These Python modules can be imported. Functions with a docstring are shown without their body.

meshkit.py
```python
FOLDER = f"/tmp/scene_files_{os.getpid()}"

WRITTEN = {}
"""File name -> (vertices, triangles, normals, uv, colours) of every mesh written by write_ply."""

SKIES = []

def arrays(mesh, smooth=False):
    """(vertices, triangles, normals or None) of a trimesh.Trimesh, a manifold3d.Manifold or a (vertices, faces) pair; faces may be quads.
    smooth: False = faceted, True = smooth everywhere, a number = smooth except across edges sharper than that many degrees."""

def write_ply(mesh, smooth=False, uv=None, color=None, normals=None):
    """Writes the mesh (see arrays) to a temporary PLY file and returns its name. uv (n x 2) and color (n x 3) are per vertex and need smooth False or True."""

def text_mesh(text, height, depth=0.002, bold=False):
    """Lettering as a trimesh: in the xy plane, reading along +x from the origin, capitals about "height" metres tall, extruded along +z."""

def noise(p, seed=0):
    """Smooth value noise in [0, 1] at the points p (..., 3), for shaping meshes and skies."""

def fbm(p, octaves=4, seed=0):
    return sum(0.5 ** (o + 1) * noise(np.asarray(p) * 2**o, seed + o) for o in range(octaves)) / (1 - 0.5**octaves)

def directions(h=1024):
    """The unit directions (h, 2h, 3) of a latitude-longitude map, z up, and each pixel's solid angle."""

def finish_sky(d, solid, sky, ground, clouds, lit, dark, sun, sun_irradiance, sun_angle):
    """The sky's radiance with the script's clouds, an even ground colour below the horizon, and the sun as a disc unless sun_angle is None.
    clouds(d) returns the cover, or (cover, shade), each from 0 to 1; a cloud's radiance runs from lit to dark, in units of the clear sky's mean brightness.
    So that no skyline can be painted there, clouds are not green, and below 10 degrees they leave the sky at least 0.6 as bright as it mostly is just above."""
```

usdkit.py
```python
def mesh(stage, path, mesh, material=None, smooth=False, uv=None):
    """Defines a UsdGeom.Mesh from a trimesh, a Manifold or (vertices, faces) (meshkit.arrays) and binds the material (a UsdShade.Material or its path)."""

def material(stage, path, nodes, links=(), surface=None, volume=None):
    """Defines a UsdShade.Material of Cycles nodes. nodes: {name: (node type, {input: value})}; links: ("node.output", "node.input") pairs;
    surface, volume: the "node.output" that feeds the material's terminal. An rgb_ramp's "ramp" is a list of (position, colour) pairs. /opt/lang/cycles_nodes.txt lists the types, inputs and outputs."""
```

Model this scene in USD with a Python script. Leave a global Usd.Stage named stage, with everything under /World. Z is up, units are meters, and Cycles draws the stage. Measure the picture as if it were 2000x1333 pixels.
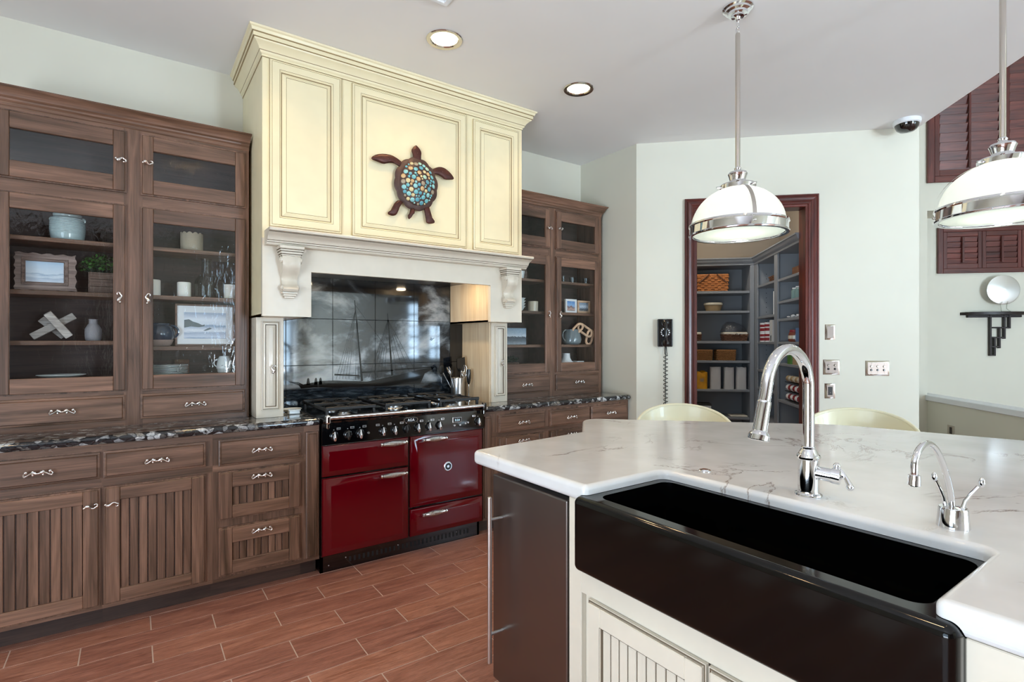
import math, random
import numpy as np, trimesh, usdkit, meshkit, manifold3d
from shapely.geometry import Polygon, Point, box as sbox
from scipy.spatial import ConvexHull
from pxr import Usd, UsdGeom, UsdLux, UsdShade, Gf, Sdf

stage = Usd.Stage.CreateInMemory()
UsdGeom.Xform.Define(stage, '/World')
UsdGeom.Scope.Define(stage, '/World/Looks')
PI = math.pi
rnd = random.Random(7)

# ---------------------------------------------------------------- camera
F, YAW, CAMZ = 1042.0, math.radians(35.42), 1.34
cam = UsdGeom.Camera.Define(stage, '/World/camera')
cam.CreateHorizontalApertureAttr(36.0)
cam.CreateVerticalApertureAttr(24.0)
cam.CreateFocalLengthAttr(36.0 * F / 2000)
cam.CreateVerticalApertureOffsetAttr(36.0 * 1.0 / 2000)
cam.CreateClippingRangeAttr(Gf.Vec2f(0.05, 200))
cam.AddTranslateOp().Set(Gf.Vec3d(0, 0, CAMZ))
cam.AddRotateXYZOp().Set(Gf.Vec3f(90, 0, -math.degrees(YAW)))
cam.CreateExposureAttr(0.12)

# ---------------------------------------------------------------- sky and daylight
FRAME_W = ((0.0, 0.0), 0.0)                    # world axes: x along the range wall, y towards it
FRAME_P = ((3.445, 3.043), -PI / 4)            # x along the pantry wall, y behind it
FRAME_I = ((0.0, 0.0), -PI / 2)                # island front: x = -world y, y = world x


def to_world(fr, x, y):
    (ox, oy), a = fr
    return ox + x * math.cos(a) - y * math.sin(a), oy + x * math.sin(a) + y * math.cos(a)


sky = UsdLux.DomeLight.Define(stage, '/World/sky')
sky.CreateColorAttr(Gf.Vec3f(0.72, 0.86, 1.0))
sky.CreateIntensityAttr(0.8)


def window_light(name, fr, x, y, z, w, h, rot, color, power, tilt=0.0):
    """daylight arriving through one window opening of the room; rot = heading of the light's outward normal in the frame"""
    l = UsdLux.RectLight.Define(stage, '/World/' + name)
    l.CreateWidthAttr(w); l.CreateHeightAttr(h)
    l.CreateColorAttr(Gf.Vec3f(*color)); l.CreateIntensityAttr(power)
    wx, wy = to_world(fr, x, y)
    l.AddTranslateOp().Set(Gf.Vec3d(wx, wy, z))
    # a RectLight shines along its local -z; rotate so that -z points to heading
    l.AddRotateXYZOp().Set(Gf.Vec3f(90 + tilt, 0, math.degrees(rot + fr[1]) - 90))


DAY, GROUND = (0.52, 0.76, 1.0), (0.82, 0.91, 1.0)
window_light('window_daylight_living', FRAME_P, 6.15, -7.2, 1.9, 1.6, 2.8, PI / 2, DAY, 18.0)
window_light('window_daylight_side', FRAME_P, 7.45, -4.05, 1.6, 0.34, 1.5, PI, DAY, 22.0)
window_light('window_daylight_side_far', FRAME_P, 7.45, -3.45, 1.6, 0.42, 1.5, PI, DAY, 22.0)
window_light('window_daylight_patio', FRAME_W, -2.56, -0.4, 1.25, 2.6, 2.1, 0.0, DAY, 3.4)
# sunlit paving outside throws light up through the same openings
window_light('paving_bounce_living', FRAME_P, 6.15, -7.3, 0.6, 1.6, 1.4, PI / 2, GROUND, 60.0, 50.0)
window_light('paving_bounce_patio', FRAME_W, -2.62, -0.4, 0.5, 2.6, 1.0, 0.0, GROUND, 15.0, 50.0)


# ---------------------------------------------------------------- naming helpers
class Node:
    def __init__(self, path, base, fr):
        self.path, self.base, self.fr = path, base, fr


_used = {}


def numbered(parent, name):
    k = (parent, name)
    n = _used.get(k, 0)
    _used[k] = n + 1
    return f'{parent}/{name}' if n == 0 else f'{parent}/{name}_{n:03d}'


def keys(prim, **kw):
    for k, v in kw.items():
        if v:
            prim.SetCustomDataByKey(k, v)


def place(prim, fr, base, rz=0.0):
    x = UsdGeom.Xformable(prim)
    wx, wy = to_world(fr, base[0], base[1])
    x.AddTranslateOp().Set(Gf.Vec3d(wx, wy, base[2]))
    a = fr[1] + rz
    if abs(a) > 1e-9:
        x.AddRotateZOp().Set(math.degrees(a))


def thing(name, label, cat, base, fr=FRAME_W, group=None):
    p = UsdGeom.Xform.Define(stage, numbered('/World', name)).GetPrim()
    keys(p, label=label, category=cat, group=group)
    place(p, fr, base)
    return Node(str(p.GetPath()), np.array(base, float), fr)


def struct(name, mesh=None, mat=None, fr=FRAME_W, label=None, smooth=False):
    if mesh is None:
        p = UsdGeom.Xform.Define(stage, numbered('/World', name)).GetPrim()
    else:
        p = usdkit.mesh(stage, numbered('/World', name), tm(mesh), M[mat], smooth).GetPrim()
    keys(p, kind='structure', label=label)
    place(p, fr, (0, 0, 0))
    return Node(str(p.GetPath()), np.zeros(3), fr)


def part(parent, name, mesh, mat, smooth=30, label=None, kind=None):
    m = tm(mesh)
    v = np.asarray(m.vertices) - parent.base
    path = numbered(parent.path, name)
    g = usdkit.mesh(stage, path, (v, np.asarray(m.faces)), M[mat] if isinstance(mat, str) else mat, smooth)
    keys(g.GetPrim(), label=label, kind=kind)
    return Node(path, parent.base, parent.fr)


def solo(name, label, cat, mesh, mat, base, fr=FRAME_W, group=None, smooth=30, kind=None):
    """a thing that is one mesh"""
    m = tm(mesh)
    v = np.asarray(m.vertices) - np.array(base, float)
    g = usdkit.mesh(stage, numbered('/World', name), (v, np.asarray(m.faces)), M[mat], smooth)
    keys(g.GetPrim(), label=label, category=cat, group=group, kind=kind)
    place(g, fr, base)
    return Node(str(g.GetPath()), np.array(base, float), fr)


def dup(src, name, label, base, fr=None, rz=0.0, group=None):
    p = UsdGeom.Xform.Define(stage, numbered('/World', name)).GetPrim()
    p.GetReferences().AddInternalReference(src.path)
    was = stage.GetPrimAtPath(src.path).GetCustomData()
    keys(p, label=label, category=was.get('category'), group=group or was.get('group'))
    x = UsdGeom.Xformable(p)
    x.ClearXformOpOrder()
    fr = fr or src.fr
    wx, wy = to_world(fr, base[0], base[1])
    mtx = Gf.Matrix4d().SetRotate(Gf.Rotation(Gf.Vec3d(0, 0, 1), math.degrees(fr[1] + rz)))
    mtx.SetTranslateOnly(Gf.Vec3d(wx, wy, base[2]))
    x.AddTransformOp(opSuffix='copy').Set(mtx)
    p.SetInstanceable(True)
    return Node(str(p.GetPath()), np.array(base, float), fr)


# ---------------------------------------------------------------- shapes
def tm(m):
    if isinstance(m, trimesh.Trimesh):
        return m
    if isinstance(m, (list,)):
        return join(*m)
    if isinstance(m, tuple):
        v, f = np.asarray(m[0], float), np.asarray(m[1], int)
        if f.shape[1] == 4:
            f = np.vstack([f[:, [0, 1, 2]], f[:, [0, 2, 3]]])
        return trimesh.Trimesh(v, f, process=False)
    if hasattr(m, 'to_mesh'):
        k = m.to_mesh()
        return trimesh.Trimesh(np.array(k.vert_properties[:, :3]), np.array(k.tri_verts), process=False)
    return m


def join(*ms):
    out = []
    for m in ms:
        if isinstance(m, list):
            out += [tm(x) for x in m]
        else:
            out.append(tm(m))
    vs, fs, n = [], [], 0
    for m in out:
        vs.append(np.asarray(m.vertices)); fs.append(np.asarray(m.faces) + n); n += len(m.vertices)
    return trimesh.Trimesh(np.vstack(vs), np.vstack(fs), process=False)


def _cb():
    pts = []
    for s in np.ndindex(2, 2, 2):
        sg = np.array(s) * 2 - 1
        for ax in range(3):
            e = np.ones(3); e[ax] = 0
            pts.append((sg, e))
    P = np.array([sg * (1 - 0.3 * e) for sg, e in pts])
    h = ConvexHull(P)
    f = []
    for s in h.simplices:
        a, b, c = P[s]
        if np.dot(np.cross(b - a, c - a), a) < 0:
            s = s[::-1]
        f.append(s)
    return pts, np.array(f)


_CBP, _CBF = _cb()
_CBS = np.array([p[0] for p in _CBP], float); _CBE = np.array([p[1] for p in _CBP], float)


def cbox(x0, x1, y0, y1, z0, z1, c=0.002):
    lo, hi = np.minimum([x0, y0, z0], [x1, y1, z1]), np.maximum([x0, y0, z0], [x1, y1, z1])
    h = (hi - lo) / 2
    c = min(c, h.min() * 0.9)
    v = (lo + hi) / 2 + _CBS * (h - c * _CBE)
    return trimesh.Trimesh(v, _CBF.copy(), process=False)


def box(x0, x1, y0, y1, z0, z1):
    m = trimesh.creation.box([abs(x1 - x0), abs(y1 - y0), abs(z1 - z0)])
    m.apply_translation([(x0 + x1) / 2, (y0 + y1) / 2, (z0 + z1) / 2])
    return m


def lathe(prof, n=32, at=(0, 0, 0), axis='z', sx=1.0, sy=1.0):
    """prof: (radius, height) pairs from bottom to top"""
    prof = np.array(prof, float)
    a = np.linspace(0, 2 * PI, n, endpoint=False)
    v = np.array([[r * math.cos(t) * sx, r * math.sin(t) * sy, z] for r, z in prof for t in a])
    f = []
    for i in range(len(prof) - 1):
        for j in range(n):
            k = (j + 1) % n
            f.append([i * n + j, i * n + k, (i + 1) * n + k, (i + 1) * n + j])
    f = np.array(f)
    v, f = v, np.vstack([f[:, [0, 1, 2]], f[:, [0, 2, 3]]])
    if axis == 'y':                                   # z -> -y (points out of a wall)
        v = v[:, [0, 2, 1]] * [1, -1, 1]
    elif axis == 'x':
        v = v[:, [2, 0, 1]]
    return trimesh.Trimesh(v + np.array(at), f, process=False)


def tube(pts, r, n=10, closed=False, cap=True):
    pts = np.asarray(pts, float)
    m = len(pts)
    r = np.broadcast_to(np.asarray(r, float), (m,))
    if closed:
        tan = np.roll(pts, -1, 0) - np.roll(pts, 1, 0)
    else:
        tan = np.gradient(pts, axis=0)
    tan /= np.maximum(np.linalg.norm(tan, axis=1, keepdims=True), 1e-12)
    up = np.array([0, 0, 1.0]) if abs(tan[0][2]) < 0.9 else np.array([0, 1.0, 0])
    u = np.cross(tan[0], up); u /= np.linalg.norm(u)
    a = np.linspace(0, 2 * PI, n, endpoint=False)
    V = []
    for i in range(m):
        u = u - tan[i] * (u @ tan[i]); u /= max(np.linalg.norm(u), 1e-12)
        w = np.cross(tan[i], u)
        V.append(pts[i] + r[i] * (np.cos(a)[:, None] * u + np.sin(a)[:, None] * w))
    V = np.vstack(V)
    f = []
    for i in range(m if closed else m - 1):
        i2 = (i + 1) % m
        for j in range(n):
            k = (j + 1) % n
            f += [[i * n + j, i * n + k, i2 * n + k], [i * n + j, i2 * n + k, i2 * n + j]]
    if cap and not closed:
        V = np.vstack([V, pts[0], pts[-1]])
        c0, c1 = m * n, m * n + 1
        for j in range(n):
            k = (j + 1) % n
            f += [[c0, k, j], [c1, (m - 1) * n + j, (m - 1) * n + k]]
    return trimesh.Trimesh(V, np.array(f), process=False)


def cyl(p, q, r, n=16, c=0.0):
    p, q = np.array(p, float), np.array(q, float)
    if c:
        d = (q - p) / np.linalg.norm(q - p)
        return tube([p, p + d * 1e-4, p + d * c, q - d * c, q - d * 1e-4, q], [r - c, r - c, r, r, r - c, r - c], n)
    return tube([p, q], r, n)


def ball(at, r, sub=2, s=(1, 1, 1)):
    m = trimesh.creation.icosphere(sub, 1.0)
    m.vertices = m.vertices * (np.array(s) * r) + np.array(at)
    return m


def rbox(x0, x1, y0, y1, z0, z1, r, sub=2):
    s = trimesh.creation.icosphere(sub, r).vertices
    P = []
    for x in (x0 + r, x1 - r):
        for y in (y0 + r, y1 - r):
            for z in (z0 + r, z1 - r):
                P.append(s + [x, y, z])
    return trimesh.convex.convex_hull(np.vstack(P))


def man(m):
    m = tm(m)
    return manifold3d.Manifold(manifold3d.Mesh(np.asarray(m.vertices, np.float32), np.asarray(m.faces, np.uint32)))


def hull_of(spheres, n=24):
    return manifold3d.Manifold.batch_hull([manifold3d.Manifold.sphere(r, n).translate(p) for p, r in spheres])


def prism_z(poly, z0, z1):
    poly = poly if isinstance(poly, Polygon) else Polygon(poly)
    m = trimesh.creation.extrude_polygon(poly, z1 - z0, engine='earcut')
    m.apply_translation([0, 0, z0])
    return m


def prism_y(poly, y0, y1):
    """poly in (x, z), extruded from y0 (front) to y1"""
    m = prism_z(poly, 0, y1 - y0)
    v = np.asarray(m.vertices)
    return trimesh.Trimesh(np.stack([v[:, 0], y1 - v[:, 2], v[:, 1]], 1), m.faces, process=False)


def prism_x(poly, x0, x1):
    """poly in (y, z), extruded along x"""
    m = prism_z(poly, 0, x1 - x0)
    v = np.asarray(m.vertices)
    return trimesh.Trimesh(np.stack([x0 + v[:, 2], v[:, 0], v[:, 1]], 1), m.faces, process=False)


def ring_faces(nr, n, closed=True):
    f = []
    for i in range(nr - 1):
        for j in range(n if closed else n - 1):
            k = (j + 1) % n
            f.append([i * n + j, i * n + k, (i + 1) * n + k, (i + 1) * n + j])
    return np.array(f)


def quads(v, f):
    f = np.asarray(f)
    return trimesh.Trimesh(np.asarray(v, float), np.vstack([f[:, [0, 1, 2]], f[:, [0, 2, 3]]]), process=False)


def raised(x0, x1, z0, z1, yf, prof, fill=True, tag=None):
    """concentric rectangular rings on a front at y = yf; prof: (inset, out[, tag]); returns {tag: mesh}"""
    rings, out = [], {}
    for p in prof:
        i, o = p[0], p[1]
        rings.append(np.array([[x0 + i, yf - o, z0 + i], [x1 - i, yf - o, z0 + i], [x1 - i, yf - o, z1 - i], [x0 + i, yf - o, z1 - i]]))
    for a in range(len(prof) - 1):
        t = prof[a + 1][2] if len(prof[a + 1]) > 2 else 'main'
        f = [[j, (j + 1) % 4, 4 + (j + 1) % 4, 4 + j] for j in range(4)]
        out.setdefault(t, []).append(quads(np.vstack([rings[a], rings[a + 1]]), f))
    if fill:
        out.setdefault('main', []).append(quads(rings[-1], [[0, 1, 2, 3]]))
    return {k: join(*v) for k, v in out.items()}


def crown(x0, x1, yf, yb, prof, sides=(1, 1), top=True):
    """moulding carried round the front and both sides of a cabinet; prof: (out, z)"""
    V = []
    for o, z in prof:
        a, b = x0 - o * sides[0], x1 + o * sides[1]
        V += [[a, yb, z], [a, yf - o, z], [b, yf - o, z], [b, yb, z]]
    f = ring_faces(len(prof), 4, closed=False)
    m = [quads(V, f)]
    n = len(V)
    m.append(quads(V[-4:], [[0, 1, 2, 3]]))
    m.append(quads(V[:4], [[3, 2, 1, 0]]))
    return join(*m)


def casing(t0, t1, zt, z0, yf, prof):
    """door casing: outer rectangle t0..t1 up to zt; prof: (inset from the outer edge, out)"""
    V = []
    for i, o in prof:
        V += [[t0 + i, yf - o, z0], [t0 + i, yf - o, zt - i], [t1 - i, yf - o, zt - i], [t1 - i, yf - o, z0]]
    f = ring_faces(len(prof), 4, closed=False)[:, ::-1]
    return f, np.array(V)


def slab(poly, z0, z1, r, holes=False, seg=6):
    """worktop with a rounded edge: poly is a list of (x, y), counter-clockwise"""
    p = np.asarray(poly, float)
    if Polygon(p).exterior.is_ccw is False:
        p = p[::-1]
    n = len(p)
    d = np.roll(p, -1, 0) - p
    d /= np.linalg.norm(d, axis=1, keepdims=True)
    nrm = np.stack([d[:, 1], -d[:, 0]], 1)
    pn = np.roll(nrm, 1, 0)
    mit = nrm + pn
    mit /= np.maximum((mit * nrm).sum(1, keepdims=True), 0.3)
    rings = []
    for k in range(seg + 1):
        a = -PI / 2 + PI / 2 * k / seg
        rings.append((r * (1 - math.cos(a)), z0 + r * (1 + math.sin(a))))
    for k in range(seg + 1):
        a = PI / 2 * k / seg
        rings.append((r * (1 - math.cos(a)), z1 - r + r * math.sin(a)))
    V = np.vstack([np.column_stack([p - mit * o, np.full(n, z)]) for o, z in rings])
    side = quads(V, ring_faces(len(rings), n))
    caps = []
    for o, z, up in ((rings[0][0], z0, False), (rings[-1][0], z1, True)):
        v2 = p - mit * o
        f2 = np.asarray(manifold3d.triangulate([v2.astype(np.float32)], 1e-7))
        v3 = np.column_stack([v2, np.full(len(v2), z)])
        a, b, c = v3[f2[0]]
        ccw = np.cross(b - a, c - a)[2] > 0
        caps.append(trimesh.Trimesh(v3, f2 if ccw == up else f2[:, ::-1], process=False))
    return join(side, *caps)


def round_corner(pts, radii, seg=8):
    """polygon corners turned into arcs"""
    out, n = [], len(pts)
    for i in range(n):
        p, a, b, r = np.array(pts[i], float), np.array(pts[i - 1], float), np.array(pts[(i + 1) % n], float), radii[i]
        if r <= 0:
            out.append(tuple(p)); continue
        u, v = (a - p) / np.linalg.norm(a - p), (b - p) / np.linalg.norm(b - p)
        ang = math.acos(np.clip(u @ v, -1, 1))
        t = r / math.tan(ang / 2)
        c = p + (u + v) / np.linalg.norm(u + v) * (r / math.sin(ang / 2))
        s, e = p + u * t - c, p + v * t - c
        a0, a1 = math.atan2(s[1], s[0]), math.atan2(e[1], e[0])
        da = (a1 - a0 + PI) % (2 * PI) - PI
        for k in range(seg + 1):
            q = a0 + da * k / seg
            out.append((c[0] + r * math.cos(q), c[1] + r * math.sin(q)))
    return out


def pillow(poly, y, h, back=0.0):
    """cushioned plate: outline (x, z) at depth y, domed by h towards -y"""
    p = np.asarray(poly, float)
    if not Polygon(p).exterior.is_ccw:
        p = p[::-1]
    c = np.array(Polygon(p).representative_point().coords[0])
    rings = [(1.0, -back), (1.0, 0.0), (0.93, h * 0.55), (0.75, h * 0.85), (0.45, h), (0.02, h)]
    V = np.vstack([np.column_stack([c[0] + (p[:, 0] - c[0]) * s, np.full(len(p), y - o), c[1] + (p[:, 1] - c[1]) * s]) for s, o in rings])
    return quads(V, ring_faces(len(rings), len(p)))


def arc(cx, cy, r, a0, a1, n):
    return [(cx + r * math.cos(a0 + (a1 - a0) * i / n), cy + r * math.sin(a0 + (a1 - a0) * i / n)) for i in range(n + 1)]


def rot2(m, at, axis, deg):
    m = tm(m).copy()
    m.apply_transform(trimesh.transformations.rotation_matrix(math.radians(deg), axis, at))
    return m


# ---------------------------------------------------------------- materials
M = {}


def lin(h):
    h = h.lstrip('#')
    c = [int(h[i:i + 2], 16) / 255 for i in (0, 2, 4)]
    return tuple(x / 12.92 if x <= 0.04045 else ((x + 0.055) / 1.055) ** 2.4 for x in c)


def mat(name, nodes, links, surface):
    M[name] = usdkit.material(stage, '/World/Looks/' + name, nodes, links, surface=surface)


def plain(name, col, rough=0.5, metal=0.0, noise=0.0, nscale=6.0, bump=0.0, bscale=60.0, spec=0.5, coat=0.0, extra=None):
    c = lin(col) if isinstance(col, str) else col
    p = {'base_color': c, 'roughness': rough, 'metallic': metal, 'specular_ior_level': spec, 'coat_weight': coat, 'coat_roughness': 0.05}
    p.update(extra or {})
    nodes, links = {'p': ('principled_bsdf', p)}, []
    if noise or bump:
        nodes['g'] = ('geometry', {})
    if noise:
        nodes['n'] = ('noise_texture', {'scale': nscale, 'detail': 4.0})
        nodes['r'] = ('rgb_ramp', {'ramp': [(0.3, tuple(x * (1 - noise) for x in c)), (0.7, tuple(min(1, x * (1 + noise * 0.6)) for x in c))]})
        links += [('g.position', 'n.vector'), ('n.fac', 'r.fac'), ('r.color', 'p.base_color')]
    if bump:
        nodes['bn'] = ('noise_texture', {'scale': bscale, 'detail': 3.0})
        nodes['b'] = ('bump', {'strength': bump, 'distance': 0.002})
        links += [('g.position', 'bn.vector'), ('bn.fac', 'b.height'), ('b.normal', 'p.normal')]
    mat(name, nodes, links, 'p.BSDF')


def wood(name, dark, light, grain, rough=0.42, coat=0.15, k=1.0, vary=0.25, fine=0.5):
    """grain: axis along which the fibres run, 'x', 'y' or 'z' (object space)"""
    s = {'x': (1.6, 22, 22), 'y': (22, 1.6, 22), 'z': (22, 22, 1.6)}[grain]
    s2 = {'x': (6, 260, 260), 'y': (260, 6, 260), 'z': (260, 260, 6)}[grain]
    a, b = lin(dark), lin(light)
    m = tuple((x + y) / 2 for x, y in zip(a, b))
    nodes = {
        't': ('texture_coordinate', {}), 'o': ('object_info', {}),
        'add': ('vector_math', {'math_type': 'multiply_add', 'vector2': (1, 1, 1)}),
        'cx': ('combine_xyz', {}), 'mu': ('math', {'math_type': 'multiply', 'value2': 37.0}),
        'm1': ('mapping', {'scale': tuple(x * k for x in s)}), 'm2': ('mapping', {'scale': s2}),
        'n1': ('noise_texture', {'scale': 1.0, 'detail': 5.0, 'roughness': 0.55, 'distortion': 0.9}),
        'n2': ('noise_texture', {'scale': 1.0, 'detail': 2.0}),
        'r1': ('rgb_ramp', {'ramp': [(0.30, a), (0.48, m), (0.66, b)]}),
        'r2': ('rgb_ramp', {'ramp': [(0.35, (1 - fine * 0.5,) * 3), (0.6, (1, 1, 1))]}),
        'x': ('mix', {'mix_type': 'multiply', 'fac': 1.0}),
        'vr': ('map_range', {'from_min': 0.0, 'from_max': 1.0, 'to_min': 1 - vary, 'to_max': 1 + vary}),
        'h': ('hsv', {'hue': 0.5, 'saturation': 1.0, 'fac': 1.0}),
        'b': ('bump', {'strength': 0.12, 'distance': 0.001}),
        'p': ('principled_bsdf', {'roughness': rough, 'coat_weight': coat, 'coat_roughness': 0.25})}
    links = [('o.random', 'mu.value1'), ('mu.value', 'cx.x'), ('mu.value', 'cx.y'), ('mu.value', 'cx.z'), ('t.object', 'add.vector1'), ('cx.vector', 'add.vector3'),
             ('add.vector', 'm1.vector'), ('add.vector', 'm2.vector'), ('m1.vector', 'n1.vector'), ('m2.vector', 'n2.vector'),
             ('n1.fac', 'r1.fac'), ('n2.fac', 'r2.fac'), ('r1.color', 'x.color1'), ('r2.color', 'x.color2'), ('x.color', 'h.color'),
             ('o.random', 'vr.value'), ('vr.result', 'h.value'), ('h.color', 'p.base_color'), ('n2.fac', 'b.height'), ('b.normal', 'p.normal')]
    mat(name, nodes, links, 'p.BSDF')


def emit(name, col, strength):
    mat(name, {'e': ('emission', {'color': lin(col), 'strength': strength})}, [], 'e.emission')


def picture(name, axis_rng, stops, scale=(30, 30, 80), amp=0.15, rough=0.4, fleck=None):
    """flat print: colours by height, broken up by noise"""
    z0, z1 = axis_rng
    nodes = {'g': ('geometry', {}), 's': ('separate_xyz', {}), 'm': ('mapping', {'scale': scale}),
             'n': ('noise_texture', {'scale': 1.0, 'detail': 5.0, 'roughness': 0.6}),
             'k': ('map_range', {'from_min': 0.0, 'from_max': 1.0, 'to_min': -amp, 'to_max': amp}),
             'z': ('map_range', {'from_min': z0, 'from_max': z1, 'to_min': 0.0, 'to_max': 1.0}),
             'a': ('math', {'math_type': 'add'}), 'r': ('rgb_ramp', {'ramp': [(p, lin(c)) for p, c in stops]}),
             'p': ('principled_bsdf', {'roughness': rough})}
    mat(name, nodes, [('g.position', 's.vector'), ('g.position', 'm.vector'), ('m.vector', 'n.vector'), ('n.fac', 'k.value'), ('s.z', 'z.value'),
                      ('k.result', 'a.value1'), ('z.result', 'a.value2'), ('a.value', 'r.fac'), ('r.color', 'p.base_color')], 'p.BSDF')


WD, WL = '#46301f', '#866350'
wood('walnut_upright', WD, WL, 'z')
wood('walnut_cross', WD, WL, 'x')
wood('walnut_depth', WD, WL, 'y')
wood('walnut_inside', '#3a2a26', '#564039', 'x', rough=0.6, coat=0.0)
wood('walnut_dark', '#33241f', '#4a352c', 'x', rough=0.5)
wood('mahogany_upright', '#3c1410', '#6a2a20', 'z', rough=0.3, coat=0.3)
wood('mahogany_cross', '#3c1410', '#6a2a20', 'x', rough=0.3, coat=0.3)
wood('shutter_upright', '#3f1714', '#6b322a', 'z', rough=0.35, coat=0.2)
wood('shutter_cross', '#3f1714', '#74392f', 'x', rough=0.35, coat=0.2)
wood('maple', '#d6bc98', '#ead8b9', 'z', rough=0.35, coat=0.2, vary=0.05, fine=0.2)
wood('driftwood', '#8d8580', '#cfc9c2', 'x', rough=0.8, coat=0.0, k=2)
wood('old_box_wood', '#4b3a33', '#7d675b', 'x', rough=0.8, coat=0.0, k=3)
wood('frame_wood', '#6d564d', '#b39c92', 'x', rough=0.6, coat=0.0, k=2)
wood('pale_wood', '#c79a78', '#e2bf9d', 'x', rough=0.55, coat=0.0)
plain('wall_paint', (0.71, 0.69, 0.585), 0.75, noise=0.02, nscale=3, bump=0.06, bscale=120)
plain('ceiling_paint', (0.82, 0.81, 0.80), 0.85, noise=0.015, nscale=2, bump=0.08, bscale=60)
plain('white_trim', '#e9ebee', 0.5)
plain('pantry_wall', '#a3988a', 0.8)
plain('pantry_grey', '#8c9197', 0.45, noise=0.03)
plain('black_gap', '#0c0b0b', 0.7)
plain('cream', '#ebdfba', 0.42, noise=0.035, nscale=9, bump=0.05, bscale=80, coat=0.1)
plain('cream_island', '#d9cfbd', 0.42, noise=0.04, nscale=9, coat=0.1)
plain('glaze', '#9a8560', 0.5)
plain('glaze_dark', '#6b5d4b', 0.5)
plain('chrome', (0.80, 0.81, 0.83), 0.06, 1.0)
plain('pewter', (0.82, 0.80, 0.79), 0.2, 1.0, noise=0.1, nscale=300)
plain('brushed_steel', (0.24, 0.225, 0.215), 0.3, 1.0, extra={'anisotropic': 0.6})
plain('steel_bright', (0.7, 0.7, 0.7), 0.25, 1.0)
plain('nickel', (0.62, 0.58, 0.53), 0.14, 1.0)
plain('nickel_face', (0.20, 0.16, 0.135), 0.35, 0.7)
plain('red_enamel', '#5c030e', 0.09, spec=0.45, coat=0.15)
plain('black_enamel', '#060608', 0.1, spec=0.6, coat=0.6)
plain('cast_iron', '#141416', 0.38, bump=0.15, bscale=400)
plain('black_plastic', '#0b0b0c', 0.22, coat=0.4)
plain('black_matte', '#15130f', 0.6)
plain('sink_black', '#040404', 0.09, spec=0.35, coat=0.0)
plain('white_ceramic', '#dfe5e4', 0.16, coat=0.5)
plain('crock_glaze', '#c3d6d6', 0.2, coat=0.6)
plain('candle_wax', '#ece9e2', 0.5, extra={'subsurface_weight': 0.2})
plain('stoneware', '#b4a68f', 0.75, bump=0.5, bscale=160)
plain('grey_bottle', '#8f8d92', 0.6, bump=0.3, bscale=120)
plain('blue_glaze', '#16324d', 0.1, noise=0.3, nscale=14, coat=0.8)
plain('bare_clay', '#a38f86', 0.8)
plain('bluegrey_glaze', '#6f7b80', 0.15, coat=0.6)
plain('cream_glaze', '#d3cdbb', 0.25, coat=0.4)
plain('dark_print', '#040507', 0.05, spec=0.3)
plain('leaf_green', '#3f6b2c', 0.5)
plain('leaf_dark', '#2f4234', 0.5)
plain('turtle_metal', '#47211a', 0.42, 0.35, noise=0.35, nscale=40, bump=0.25, bscale=160)
plain('turtle_shell_metal', '#4d3833', 0.5, 0.3, noise=0.25, nscale=30)
for i, c in enumerate(('#6fb4bd', '#8cc7c9', '#5a9dad', '#d8c795', '#c9a878', '#9c8f7a', '#a9c9b5')):
    plain(f'turtle_stone_{i}', c, 0.3, noise=0.1, nscale=60, coat=0.4)
plain('chair_shell', '#ebe6c8', 0.35, coat=0.3)
plain('plastic_white', '#e8eaec', 0.4)
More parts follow.
